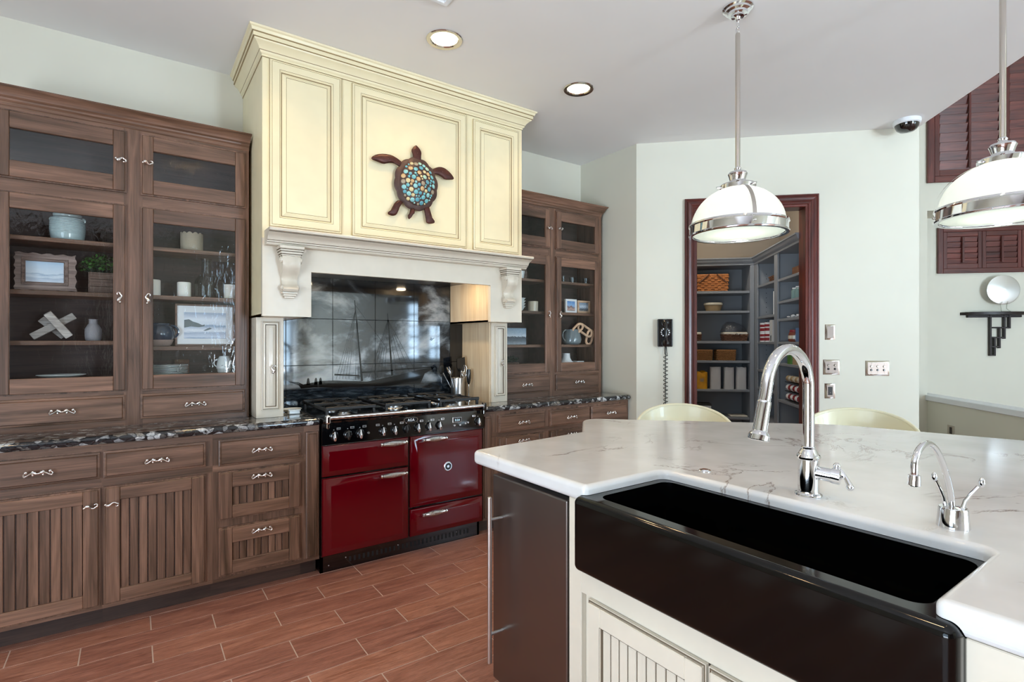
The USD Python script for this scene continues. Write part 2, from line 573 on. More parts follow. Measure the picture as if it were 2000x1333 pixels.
plain('paper_white', '#c9c9c9', 0.7, bump=0.4, bscale=25)
plain('wicker', '#9a6a3a', 0.65, noise=0.25, nscale=60)
plain('wicker_orange', '#b9753e', 0.55, noise=0.2, nscale=60)
plain('wicker_dark', '#6f4a33', 0.65, noise=0.25, nscale=60)
plain('cloth_white', '#d8d2c4', 0.85, bump=0.3, bscale=90)
plain('yellow_bag', '#d79a1c', 0.4, noise=0.35, nscale=12, bump=0.5, bscale=18)
plain('red_label', '#8e2d34', 0.4)
plain('brown_label', '#7a3a28', 0.5)
plain('blue_label', '#5a7aa5', 0.4)
plain('teal_glass', '#8fb1b0', 0.15, extra={'transmission_weight': 0.3})
plain('green_pack', '#4d7a35', 0.5)
plain('tan_pack', '#a58d6a', 0.6)
plain('box_black', '#1a1a1a', 0.5)
plain('lens_black', '#050506', 0.03, coat=1.0)
plain('mirror_disc', (0.80, 0.80, 0.80), 0.3, 1.0, extra={'anisotropic': 0.7})
plain('iron_black', '#1d1110', 0.45)
plain('grout', '#c9b5aa', 0.85)
plain('floor_base', '#8a5a48', 0.6)
emit('lamp_warm', '#ffd8a0', 190.0)
emit('lamp_pendant', '#fff6ea', 20.0)
emit('lamp_pantry', '#fff4e4', 48.0)
emit('lamp_hood', '#ffe4bc', 130.0)
emit('clock_digits', '#c8f0ff', 1.5)
picture('print_seascape', (1.60, 1.74), [(0.0, '#c8d4e4'), (0.18, '#7f93ae'), (0.22, '#e2ebf5'), (0.40, '#b5c6da'), (0.46, '#dfeaf4'), (0.55, '#a9bfd6'), (0.58, '#d9e6f2'), (1.0, '#b9d3ea')], (18, 18, 60), 0.12)
picture('print_coast', (1.356, 1.505), [(0.0, '#8fa6c4'), (0.08, '#d7e0ee'), (0.22, '#a9b9d0'), (0.3, '#e6ecf4'), (0.45, '#b4c0d2'), (0.5, '#8fa5c0'), (0.54, '#d3dde9'), (0.75, '#e7edf5'), (0.95, '#aebcd0')], (22, 22, 90), 0.09)
picture('print_canvas', (1.30, 1.45), [(0.0, '#aebcc9'), (0.3, '#5d6a76'), (0.52, '#3f4a56'), (0.55, '#c9d6e0'), (0.72, '#9fb4c6'), (1.0, '#7b93aa')], (60, 60, 130), 0.16)
picture('photo_people', (1.60, 1.70), [(0.0, '#2b2a30'), (0.25, '#c9a79a'), (0.42, '#6f5a5c'), (0.55, '#8fb4dc'), (1.0, '#3f7fc4')], (90, 90, 40), 0.3)
picture('photo_beach', (1.60, 1.70), [(0.0, '#d9d6d0'), (0.22, '#30363c'), (0.38, '#8d9aa8'), (0.5, '#c9d4de'), (0.75, '#7f93a8'), (1.0, '#b4c4d4')], (70, 70, 60), 0.2)

# stone, glass and the mural need graphs of their own
mat('granite', {
    'g': ('geometry', {}), 'd': ('noise_texture', {'scale': 9.0, 'detail': 3.0}),
    'w': ('mix', {'mix_type': 'linear_light', 'fac': 0.035}), 'm': ('mapping', {'scale': (31, 40, 52)}),
    'v': ('voronoi_texture', {'feature': 'f1', 'scale': 1.0, 'randomness': 1.0}),
    've': ('voronoi_texture', {'feature': 'distance_to_edge', 'scale': 1.0, 'randomness': 1.0}),
    's': ('separate_color', {}), 'r': ('rgb_ramp', {'ramp': [(0.0, (0.016, 0.017, 0.02)), (0.40, (0.03, 0.032, 0.036)), (0.52, (0.10, 0.095, 0.09)), (0.64, (0.25, 0.23, 0.20)), (0.76, (0.12, 0.125, 0.135)), (0.9, (0.46, 0.47, 0.47)), (1.0, (0.6, 0.61, 0.61))]}),
    'n': ('noise_texture', {'scale': 130.0, 'detail': 4.0, 'roughness': 0.7}), 'rn': ('rgb_ramp', {'ramp': [(0.35, (0.35, 0.35, 0.35)), (0.7, (1.45, 1.45, 1.45))]}),
    'x': ('mix', {'mix_type': 'multiply', 'fac': 0.8}), 're': ('rgb_ramp', {'ramp': [(0.0, (0.2, 0.2, 0.22)), (0.12, (1, 1, 1))]}),
    'x2': ('mix', {'mix_type': 'multiply', 'fac': 1.0}), 'p': ('principled_bsdf', {'roughness': 0.09, 'coat_weight': 0.3})},
    [('g.position', 'd.vector'), ('g.position', 'w.color1'), ('d.color', 'w.color2'), ('w.color', 'm.vector'), ('m.vector', 'v.vector'), ('m.vector', 've.vector'),
     ('v.color', 's.color'), ('s.r', 'r.fac'), ('g.position', 'n.vector'), ('n.fac', 'rn.fac'), ('r.color', 'x.color1'), ('rn.color', 'x.color2'),
     ('ve.distance', 're.fac'), ('x.color', 'x2.color1'), ('re.color', 'x2.color2'), ('x2.color', 'p.base_color')], 'p.BSDF')
mat('quartz', {
    'g': ('geometry', {}), 'mp': ('mapping', {'scale': (1.0, 1.7, 1.0), 'rotation': (0, 0, 0.5)}),
    'n': ('noise_texture', {'scale': 1.5, 'detail': 7.0, 'roughness': 0.62, 'distortion': 0.7}),
    's': ('math', {'math_type': 'subtract', 'value2': 0.5}), 'a': ('math', {'math_type': 'absolute'}),
    'r': ('rgb_ramp', {'ramp': [(0.0, (1, 1, 1)), (0.006, (0.4, 0.4, 0.4)), (0.014, (0, 0, 0))]}),
    'k': ('noise_texture', {'scale': 2.3, 'detail': 2.0}), 'rk': ('rgb_ramp', {'ramp': [(0.5, (0, 0, 0)), (0.62, (1, 1, 1))]}),
    'f': ('mix', {'mix_type': 'multiply', 'fac': 1.0}), 'bw': ('rgb_to_bw', {}),
    'c': ('noise_texture', {'scale': 5.0, 'detail': 5.0}), 'rc': ('rgb_ramp', {'ramp': [(0.3, (0.66, 0.655, 0.64)), (0.7, (0.78, 0.78, 0.775))]}),
    'x': ('mix', {'color2': (0.30, 0.25, 0.22)}), 'p': ('principled_bsdf', {'roughness': 0.16, 'coat_weight': 0.2, 'coat_roughness': 0.08})},
    [('g.position', 'mp.vector'), ('mp.vector', 'n.vector'), ('n.fac', 's.value1'), ('s.value', 'a.value1'), ('a.value', 'r.fac'), ('g.position', 'k.vector'), ('k.fac', 'rk.fac'),
     ('r.color', 'f.color1'), ('rk.color', 'f.color2'), ('f.color', 'bw.color'), ('g.position', 'c.vector'), ('c.fac', 'rc.fac'), ('rc.color', 'x.color1'), ('bw.val', 'x.fac'), ('x.color', 'p.base_color')], 'p.BSDF')
mat('mural', {
    'g': ('geometry', {}), 'se': ('separate_xyz', {}), 'm': ('mapping', {'scale': (2.3, 1.0, 4.0), 'location': (0.35, 0, 0.2)}),
    'n': ('noise_texture', {'scale': 1.0, 'detail': 8.0, 'roughness': 0.55, 'distortion': 0.35}),
    'r': ('rgb_ramp', {'ramp': [(0.44, (0.004, 0.005, 0.007)), (0.505, (0.014, 0.018, 0.024)), (0.54, (0.06, 0.075, 0.09)), (0.59, (0.19, 0.225, 0.26)), (0.69, (0.38, 0.42, 0.46))]}),
    'm2': ('mapping', {'scale': (11, 1, 48)}), 'n2': ('noise_texture', {'scale': 1.0, 'detail': 6.0, 'roughness': 0.65, 'distortion': 0.6}),
    'r2': ('rgb_ramp', {'ramp': [(0.4, (0.003, 0.005, 0.008)), (0.56, (0.014, 0.021, 0.03)), (0.68, (0.06, 0.075, 0.09))]}),
    'mr': ('map_range', {'range_type': 'smoothstep', 'from_min': 1.02, 'from_max': 1.045, 'to_min': 0.0, 'to_max': 1.0}),
    'hz': ('map_range', {'from_min': 1.04, 'from_max': 1.28, 'to_min': 0.075, 'to_max': 0.0, 'clamp': True}), 'hs': ('math', {'math_type': 'add'}),
    'x': ('mix', {}), 'p': ('principled_bsdf', {'roughness': 0.05, 'specular_ior_level': 0.5})},
    [('g.position', 'se.vector'), ('g.position', 'm.vector'), ('m.vector', 'n.vector'), ('se.z', 'hz.value'), ('hz.result', 'hs.value1'), ('n.fac', 'hs.value2'), ('hs.value', 'r.fac'), ('g.position', 'm2.vector'), ('m2.vector', 'n2.vector'), ('n2.fac', 'r2.fac'),
     ('se.z', 'mr.value'), ('mr.result', 'x.fac'), ('r2.color', 'x.color1'), ('r.color', 'x.color2'), ('x.color', 'p.base_color')], 'p.BSDF')
mat('rain_glass', {
    'g': ('geometry', {}), 'm': ('mapping', {'scale': (34, 34, 13)}), 'n': ('noise_texture', {'scale': 1.0, 'detail': 3.0, 'distortion': 1.6}),
    'b': ('bump', {'strength': 0.22, 'distance': 0.004}), 'gq': ('geometry', {}), 'io': ('map_range', {'from_min': 0.0, 'from_max': 1.0, 'to_min': 1.42, 'to_max': 0.7042}), 'f': ('fresnel', {}),
    't': ('transparent_bsdf', {'color': (0.94, 0.95, 0.95)}), 'gl': ('glossy_bsdf', {'color': (1, 1, 1), 'roughness': 0.02}), 'x': ('mix_closure', {})},
    [('g.position', 'm.vector'), ('m.vector', 'n.vector'), ('n.fac', 'b.height'), ('b.normal', 'gl.normal'), ('gq.backfacing', 'io.value'), ('io.result', 'f.IOR'), ('f.fac', 'x.fac'), ('t.BSDF', 'x.closure1'), ('gl.BSDF', 'x.closure2')], 'x.closure')
mat('plain_pane', {
    'gq': ('geometry', {}), 'io': ('map_range', {'from_min': 0.0, 'from_max': 1.0, 'to_min': 1.3, 'to_max': 0.7692}), 'f': ('fresnel', {}), 't': ('transparent_bsdf', {'color': (0.96, 0.97, 0.97)}), 'gl': ('glossy_bsdf', {'color': (1, 1, 1), 'roughness': 0.03}), 'x': ('mix_closure', {})},
    [('gq.backfacing', 'io.value'), ('io.result', 'f.IOR'), ('f.fac', 'x.fac'), ('t.BSDF', 'x.closure1'), ('gl.BSDF', 'x.closure2')], 'x.closure')
mat('clear_glass', {
    'gq': ('geometry', {}), 'io': ('map_range', {'from_min': 0.0, 'from_max': 1.0, 'to_min': 1.5, 'to_max': 0.6667}), 'f': ('fresnel', {}), 't': ('transparent_bsdf', {'color': (0.82, 0.83, 0.80)}), 'gl': ('glossy_bsdf', {'color': (1, 1, 1), 'roughness': 0.02}), 'x': ('mix_closure', {})},
    [('gq.backfacing', 'io.value'), ('io.result', 'f.IOR'), ('f.fac', 'x.fac'), ('t.BSDF', 'x.closure1'), ('gl.BSDF', 'x.closure2')], 'x.closure')
mat('cellophane', {
    'g': ('geometry', {}), 'n': ('noise_texture', {'scale': 45.0, 'detail': 3.0}), 'b': ('bump', {'strength': 0.9, 'distance': 0.01}), 'gq': ('geometry', {}), 'io': ('map_range', {'from_min': 0.0, 'from_max': 1.0, 'to_min': 1.7, 'to_max': 0.5882}), 'f': ('fresnel', {}),
    't': ('transparent_bsdf', {'color': (0.8, 0.8, 0.82)}), 'gl': ('glossy_bsdf', {'color': (1, 1, 1), 'roughness': 0.08}), 'x': ('mix_closure', {})},
    [('g.position', 'n.vector'), ('n.fac', 'b.height'), ('b.normal', 'gl.normal'), ('gq.backfacing', 'io.value'), ('io.result', 'f.IOR'), ('f.fac', 'x.fac'), ('t.BSDF', 'x.closure1'), ('gl.BSDF', 'x.closure2')], 'x.closure')
mat('shade_glass', {
    'g': ('geometry', {}), 'tr': ('translucent_bsdf', {'color': (0.85, 0.88, 0.85)}),
    'p': ('principled_bsdf', {'base_color': (0.80, 0.82, 0.80), 'roughness': 0.12, 'coat_weight': 0.5}), 'x': ('mix_closure', {'fac': 0.45})},
    [('tr.BSDF', 'x.closure1'), ('p.BSDF', 'x.closure2')], 'x.closure')
mat('diffuser_glass', {
    'tr': ('translucent_bsdf', {'color': (0.84, 0.93, 0.87)}),
    'p': ('principled_bsdf', {'base_color': (0.70, 0.80, 0.74), 'roughness': 0.2}), 'x': ('mix_closure', {'fac': 0.4})},
    [('tr.BSDF', 'x.closure1'), ('p.BSDF', 'x.closure2')], 'x.closure')


def plank_mat(i, dark, light):
    mat(f'plank_{i}', {
        'g': ('geometry', {}), 'o': ('object_info', {}), 'mu': ('math', {'math_type': 'multiply', 'value2': 23.0}), 'cx': ('combine_xyz', {}),
        'ad': ('vector_math', {'math_type': 'add'}), 'm': ('mapping', {'scale': (4, 34, 4)}), 'm2': ('mapping', {'scale': (26, 240, 26)}),
        'n': ('noise_texture', {'scale': 1.0, 'detail': 6.0, 'roughness': 0.6, 'distortion': 1.2}), 'n2': ('noise_texture', {'scale': 1.0, 'detail': 3.0, 'distortion': 0.5}),
        'r': ('rgb_ramp', {'ramp': [(0.3, lin(dark)), (0.52, tuple((a + b) / 2 for a, b in zip(lin(dark), lin(light)))), (0.72, lin(light))]}),
        'r2': ('rgb_ramp', {'ramp': [(0.33, (0.62, 0.58, 0.56)), (0.5, (1, 1, 1))]}), 'x': ('mix', {'mix_type': 'multiply', 'fac': 0.8}),
        'b': ('bump', {'strength': 0.35, 'distance': 0.0015}), 'rr': ('map_range', {'from_min': 0.3, 'from_max': 0.7, 'to_min': 0.42, 'to_max': 0.27}),
        'p': ('principled_bsdf', {'roughness': 0.35, 'specular_ior_level': 0.5})},
        [('o.random', 'mu.value1'), ('mu.value', 'cx.x'), ('mu.value', 'cx.z'), ('g.position', 'ad.vector1'), ('cx.vector', 'ad.vector2'), ('ad.vector', 'm.vector'), ('ad.vector', 'm2.vector'),
         ('m.vector', 'n.vector'), ('m2.vector', 'n2.vector'), ('n.fac', 'r.fac'), ('n2.fac', 'r2.fac'), ('r.color', 'x.color1'), ('r2.color', 'x.color2'), ('x.color', 'p.base_color'),
         ('n2.fac', 'b.height'), ('b.normal', 'p.normal'), ('n2.fac', 'rr.value'), ('rr.result', 'p.roughness')], 'p.BSDF')


plank_mat(0, '#8a5644', '#b98470')
plank_mat(1, '#915c47', '#c08a74')
plank_mat(2, '#825244', '#b07b69')

# ================================================================= THE SETTING
WALL_Y, SIDE_X, CEIL = 3.725, 3.445, 3.0
PW = 2.131                                         # pantry wall ends here (along its own x)
floor = struct('floor', box(-3.2, 13, -9.5, 9.5, -0.10, -0.0022), 'grout')
rows = 0
for r in range(24):
    y1 = 3.145 - 0.1548 * r
    y0 = y1 - 0.1548
    off = 0.070 if r % 2 == 0 else 0.318
    for k in range(-2, 8):
        x0 = off + 0.5022 * k
        x1 = x0 + 0.5022
        if x1 > 3.6 or x0 < -1.25 or (r > 16 and x0 > 1.5):
            continue
        part(floor, 'plank', cbox(x0 + 0.0026, x1 - 0.0026, y0 + 0.0026, y1 - 0.0026, -0.008, rnd.uniform(-0.0004, 0.0004), 0.001), f'plank_{rnd.randrange(3)}', smooth=False)
rest = [box(-1.2, 3.6, 3.149, 3.72, -0.012, -0.0005), box(-3.2, -1.26, -9.5, 9.5, -0.012, -0.0005), box(3.62, 13, -9.5, 9.5, -0.012, -0.0005),
        box(-1.26, 3.62, -9.5, -0.578, -0.012, -0.0005)]
part(floor, 'outlying_planks', join(*rest), 'plank_0', kind='stuff')

struct('wall_back', box(-2.6, SIDE_X + 0.12, WALL_Y, WALL_Y + 0.12, 0, CEIL), 'wall_paint')
struct('wall_side', box(SIDE_X, SIDE_X + 0.11, 3.043 + 0.0, WALL_Y, 0, CEIL), 'wall_paint')
# pantry wall with its doorway
D0, D1, DT = 0.480, 1.318, 2.421
pw = Polygon([(0, 0), (0, CEIL), (PW, CEIL), (PW, 0), (D1, 0), (D1, DT), (D0, DT), (D0, 0)])
struct('wall_pantry', prism_y(pw, 0.0, 0.12), 'wall_paint', FRAME_P)
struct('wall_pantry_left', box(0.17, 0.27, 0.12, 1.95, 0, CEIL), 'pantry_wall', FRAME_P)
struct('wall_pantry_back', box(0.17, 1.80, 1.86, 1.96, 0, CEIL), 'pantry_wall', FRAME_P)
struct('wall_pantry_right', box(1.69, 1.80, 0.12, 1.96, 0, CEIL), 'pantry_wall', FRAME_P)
# kitchen ceiling with holes for the recessed lamps
DOWN = [(1.395, 2.60), (2.385, 2.60), (0.405, 2.60), (0.405, 0.9), (1.4, 0.3), (-0.8, 1.8)]
c1 = to_world(FRAME_P, PW, 0); c2 = to_world(FRAME_P, PW, 2.1)
cp = Polygon([(-2.72, -3.72), (-0.18 - 0.12, -3.72), c1, c2, to_world(FRAME_P, 0.0, 2.1), (SIDE_X + 0.12, WALL_Y + 0.12), (-2.72, WALL_Y + 0.12)])
for x, y in DOWN:
    cp = cp.difference(Point(x, y).buffer(0.076, 12))
struct('ceiling', prism_z(cp, CEIL, CEIL + 0.16), 'ceiling_paint')
# living room beyond the open edge of the kitchen ceiling
struct('wall_soffit', box(PW - 0.12, PW, -7.3, 0.0, CEIL + 0.16, 5.3), 'wall_paint', FRAME_P)
struct('wall_hall', box(PW - 0.1, PW, 0.12, 2.64, 0, 5.3), 'wall_paint', FRAME_P)
struct('ceiling_living', box(PW - 0.12, 7.6, -7.4, 3.3, 5.3, 5.42), 'ceiling_paint', FRAME_P)
NB, NZ = 3.611, 2.93                                # recess in the far wall
struct('wall_far', prism_y(Polygon([(PW, 0), (PW, 5.3), (7.6, 5.3), (7.6, NZ), (NB, NZ), (NB, 0)]), 2.643, 3.095), 'wall_paint', FRAME_P)
struct('wall_recess', box(NB - 0.2, 7.6, 3.095, 3.22, 0, NZ + 0.2), 'wall_paint', FRAME_P)
low = struct('wall_low', box(NB, NB + 0.14, 0.5, 3.095, 0, 0.625), 'wall_paint', FRAME_P)
part(low, 'wall_cap', cbox(NB - 0.02, NB + 0.17, 0.48, 3.095, 0.625, 0.69, 0.006), 'white_trim')


def windowed(name, fr, x0, x1, y0, y1, zt, holes, along='x'):
    """a wall with window openings; each opening gets a frame and glazing bars"""
    if along == 'x':
        P = Polygon([(x0, 0), (x1, 0), (x1, zt), (x0, zt)])
        for h in holes:
            P = P.difference(sbox(h[0], h[1], h[2], h[3]))
        m = prism_y(P, y0, y1)
    else:
        P = Polygon([(y0, 0), (y1, 0), (y1, zt), (y0, zt)])
        for h in holes:
            P = P.difference(sbox(h[0], h[1], h[2], h[3]))
        m = prism_x(P, x0, x1)
    w = struct(name, m, 'wall_paint', fr)
    for n, (a, z0, b, z1, nx, nz) in enumerate(holes):
        bars = []
        for i in range(nx + 1):
            c = a + (b - a) * i / nx
            bars.append((c - 0.022, c + 0.022, z0, z1))
        for i in range(nz + 1):
            c = z0 + (z1 - z0) * i / nz
            bars.append((a, b, c - 0.022, c + 0.022))
        if along == 'x':
            ms = [box(p, q, (y0 + y1) / 2 - 0.02, (y0 + y1) / 2 + 0.02, r, s) for p, q, r, s in bars]
        else:
            ms = [box((x0 + x1) / 2 - 0.02, (x0 + x1) / 2 + 0.02, p, q, r, s) for p, q, r, s in bars]
        part(w, 'window_frame', join(*ms), 'white_trim')
    return w


windowed('wall_living_rear', FRAME_P, PW - 0.12, 7.6, -7.12, -7.0, 5.3, [(5.3, 0.4, 6.95, 3.2, 2, 4)])
windowed('wall_living_right', FRAME_P, 7.28, 7.4, -7.0, 3.2, 5.3, [(-4.2, 0.9, -3.9, 2.3, 1, 5), (-3.65, 0.9, -3.25, 2.3, 2, 5)], along='y')
struct('wall_rear', box(-2.6, -0.15, -3.5, -3.38, 0, CEIL), 'walnut_upright')
windowed('wall_left', FRAME_W, -2.5, -2.38, -3.5, WALL_Y, CEIL, [(-1.7, 0.2, 0.9, 2.3, 3, 2)], along='y')


# ================================================================= KITCHEN CABINETS
def pull_mesh(cx, y, cz, w=0.085):
    """figural bail pull: two leaping fish nose to nose with curled tails"""
    s = np.linspace(-1, 1, 41)
    a = np.abs(s)
    x = cx + s * w / 2
    z = cz + np.where(a < 0.15, -0.001, 0.006 * np.sin((a - 0.15) / 0.85 * PI * 0.9) - 0.012 * np.clip((a - 0.35) / 0.5, 0, 1))
    yy = y - 0.022 + 0.005 * a
    r = 0.0032 + 0.0052 * np.exp(-((a - 0.33) / 0.19) ** 2) + 0.0006 * (a > 0.8)
    ms = [tube(np.stack([x, yy, z], 1), r, 8)]
    for d in (-1, 1):
        t = np.linspace(-PI / 2, PI * 0.75, 14)
        ex, ez = cx + d * w / 2, cz - 0.0125
        ms.append(tube(np.stack([ex + d * 0.0065 * np.cos(t), np.full(14, y - 0.017), ez + 0.0075 + 0.0075 * np.sin(t)], 1), np.linspace(0.0036, 0.0022, 14), 7))
        ms.append(ball((ex + d * -0.002, y - 0.017, cz + 0.006), 0.0065, 1, (0.9, 0.5, 0.9)))
        ms.append(ball((cx + d * w * 0.2, y - 0.022, cz + 0.0075), 0.0052, 1, (1.1, 0.6, 1.0)))
        ms.append(cyl((cx + d * w * 0.34, y, cz - 0.003), (cx + d * w * 0.34, y - 0.02, cz - 0.003), 0.0028, 8))
        ms.append(ball((cx + d * w * 0.2, y - 0.019, cz - 0.006), 0.005, 1, (0.8, 0.5, 1.3)))
    return join(*ms)


def knob_mesh(cx, y, cz, upright=True, flip=1, w=0.042):
    """figural knob: one fish with a curled tail"""
    t = np.linspace(0, 1, 26)
    u = (t - 0.5) * w
    v = flip * 0.006 * np.sin(t * 2 * PI)
    r = 0.0036 + 0.0052 * np.exp(-((t - 0.3) / 0.22) ** 2)
    ta = np.linspace(-PI / 2, PI * 0.8, 12)
    cu, cv = u[-1] + 0.0065 * np.cos(ta), flip * (0.0065 + 0.0065 * np.sin(ta))

    def P(a, b, d):
        a, b = np.broadcast_arrays(np.asarray(a, float), np.asarray(b, float))
        return np.stack([cx + (b if upright else a), np.full(a.shape, y - d), cz + (a if upright else b)], -1)
    ms = [tube(P(u, v, 0.02), r, 8), tube(P(cu, cv, 0.019), np.linspace(0.0042, 0.0024, 12), 7)]
    ms.append(tube(np.stack([[cx, y, cz], [cx, y - 0.018, cz]]), 0.005, 8))
    ms.append(ball(P(u[0], 0, 0.021), 0.006, 1))
    return join(*ms)


SLAB_P = [(0, 0.0), (0, 0.011), (0.004, 0.013), (0.009, 0.0135), (0.013, 0.02)]


def drawer_slab(th, x0, x1, z0, z1, y, m='walnut_cross', pull=True, pz=None):
    d = part(th, 'drawer', raised(x0, x1, z0, z1, y, SLAB_P)['main'], m)
    if pull:
        part(d, 'handle', pull_mesh((x0 + x1) / 2, y - 0.02, pz if pz else (z0 + z1) / 2), 'pewter', label='figural pewter pull')
    return d


def frame_door(th, name, x0, x1, z0, z1, y, sw, rw, up='walnut_upright', cr='walnut_cross', inner=None, boards=0, glass=None, bm=None, railw=None, gl=None):
    """door of two stiles, two rails and a glass pane or a field of beadboard; y is the back of the door"""
    rt, rb = railw or (rw, rw)
    lip = [box(x0 + sw, x1 - sw, y - 0.011, y, z0, z0 + rb), box(x0 + sw, x1 - sw, y - 0.011, y, z1 - rt, z1),
           box(x0, x0 + sw, y - 0.011, y, z0, z1), box(x1 - sw, x1, y - 0.011, y, z0, z1)]
    e = 0.007
    st = [cbox(x0 + e, x0 + sw, y - 0.02, y - 0.01, z0 + e, z1 - e, 0.0025), cbox(x1 - sw, x1 - e, y - 0.02, y - 0.01, z0 + e, z1 - e, 0.0025)]
    d = part(th, name, join(*lip, *st), up)
    part(d, 'rail', cbox(x0 + sw, x1 - sw, y - 0.0195, y - 0.01, z0 + e, z0 + rb, 0.0025), cr)
    part(d, 'rail', cbox(x0 + sw, x1 - sw, y - 0.0195, y - 0.01, z1 - rt, z1 - e, 0.0025), cr)
    a, b, c, f = x0 + sw, x1 - sw, z0 + rb, z1 - rt
    if glass:
        part(d, 'pane', box(a - 0.003, b + 0.003, y - 0.009, y - 0.006, c - 0.003, f + 0.003), glass)
    if boards:
        w = (b - a) / boards
        part(d, 'groove', box(a - 0.002, b + 0.002, y - 0.003, y - 0.001, c - 0.002, f + 0.002), gl or 'walnut_dark')
        for i in range(boards):
            part(d, 'board', cbox(a + w * i + 0.0022, a + w * (i + 1) - 0.0022, y - 0.0085, y - 0.002, c - 0.002, f + 0.002, 0.0018), bm or up, smooth=False)
        if gl:
            part(d, 'glaze_line', raised(a, b, c, f, y, [(-0.0015, 0.0199), (0.001, 0.0092), (0.004, 0.0092)], fill=False)['main'], gl)
    return d


# ---- base cabinets left of the range
FY = 3.13                                           # plane of the face frames


def base_box(th, x0, x1, zt, left_end=True):
    part(th, 'carcass', join(box(x0, x1, FY + 0.018, 3.715, 0.095, zt), box(x0, x1, FY, FY + 0.018, 0.095, zt)), 'walnut_upright')
    for a, b in ((0.666, 0.701), (0.832, zt), (0.095, 0.112)):
        part(th, 'frame_rail', box(x0 + 0.001, x1 - 0.001, FY - 0.0008, FY + 0.004, a, b), 'walnut_cross')
    part(th, 'toe_kick', box(x0, x1, FY + 0.075, FY + 0.09, 0.0, 0.096), 'walnut_dark')


t = thing('base_cabinet', 'brown wood base cabinet at the left picture edge with one beadboard door under one drawer', 'cabinet', (-0.345, 3.42, 0))
base_box(t, -0.575, -0.1165, 0.865)
drawer_slab(t, -0.55, -0.1225, 0.705, 0.826, FY, pz=0.765)
d = frame_door(t, 'door', -0.55, -0.1225, 0.113, 0.66, FY, 0.062, 0.066, boards=8)
part(d, 'knob', knob_mesh(-0.158, FY - 0.02, 0.583, False, 1), 'pewter', label='figural pewter knob')
t = thing('base_cabinet', 'brown wood base cabinet second from the left with one beadboard door under one drawer', 'cabinet', (0.11, 3.42, 0))
base_box(t, -0.1165, 0.335, 0.865)
drawer_slab(t, -0.110, 0.304, 0.703, 0.828, FY, pz=0.765)
d = frame_door(t, 'door', -0.110, 0.304, 0.113, 0.663, FY, 0.062, 0.066, boards=8)
part(d, 'knob', knob_mesh(-0.081, FY - 0.02, 0.586, False, -1), 'pewter', label='figural pewter knob')
t = thing('drawer_cabinet', 'brown wood cabinet of three stacked drawers left of the red range', 'cabinet', (0.56, 3.42, 0))
base_box(t, 0.335, 0.785, 0.865)
drawer_slab(t, 0.362, 0.767, 0.694, 0.83, FY, pz=0.763)
for z0, z1, pz in ((0.413, 0.664, 0.625), (0.124, 0.375, 0.336)):
    d = frame_door(t, 'drawer', 0.362, 0.767, z0, z1, FY, 0.062, 0.06, boards=8, railw=(0.085, 0.072))
    part(d, 'handle', pull_mesh(0.563, FY - 0.02, pz), 'pewter', label='figural pewter pull')
t = thing('filler_cabinet', 'narrow brown wood filler pilaster between the drawer stack and the red range', 'cabinet', (0.826, 3.42, 0))
base_box(t, 0.785, 0.871, 0.865)
part(t, 'front_panel', raised(0.796, 0.864, 0.115, 0.828, FY, SLAB_P)['main'], 'walnut_upright')


def counter(name, label, x0, x1, z0, z1, round_right=False):
    P = [(x0, 3.712), (x0, 3.092), (x1, 3.092), (x1, 3.712)]
    P = round_corner(P, [0, 0.022, 0.022, 0], 5)
    return solo(name, label, 'worktop', slab(P, z0, z1, 0.019), 'granite', ((x0 + x1) / 2, 3.42, z0))


counter('worktop', 'speckled black and grey granite worktop left of the red range', -0.59, 0.873, 0.865, 0.905)

# ---- base cabinet right of the range
t = thing('base_cabinet', 'reddish brown base cabinet with rows of drawers right of the red range', 'cabinet', (2.7, 3.42, 0))
base_box(t, 1.978, 3.435, 0.85)
for x0, x1 in ((1.988, 2.04),):
    part(t, 'front_panel', raised(x0, x1, 0.115, 0.818, FY, SLAB_P)['main'], 'walnut_upright')
for x0, x1 in ((2.10, 2.522), (2.567, 2.982), (2.995, 3.41)):
    drawer_slab(t, x0, x1, 0.695, 0.818, FY)
for x0, x1 in ((2.10, 2.522), (2.567, 2.982), (2.995, 3.41)):
    for z0, z1, pz in ((0.413, 0.664, 0.625), (0.124, 0.375, 0.336)):
        d = frame_door(t, 'drawer', x0, x1, z0, z1, FY, 0.062, 0.06, boards=0, railw=(0.085, 0.072))
        part(d, 'panel', box(x0 + 0.06, x1 - 0.06, FY - 0.008, FY - 0.002, z0 + 0.06, z1 - 0.08), 'walnut_cross')
        part(d, 'handle', pull_mesh((x0 + x1) / 2, FY - 0.02, pz), 'pewter', label='figural pewter pull')
counter('worktop', 'speckled black and grey granite worktop right of the red range', 1.972, 3.443, 0.85, 0.89, True)

# ---- hutches
HCROWN = [(0.0, -0.085), (0.004, -0.08), (0.004, -0.066), (0.012, -0.058), (0.014, -0.05), (0.024, -0.042), (0.026, -0.036), (0.030, -0.03), (0.040, -0.016), (0.052, -0.008), (0.056, 0.0)]


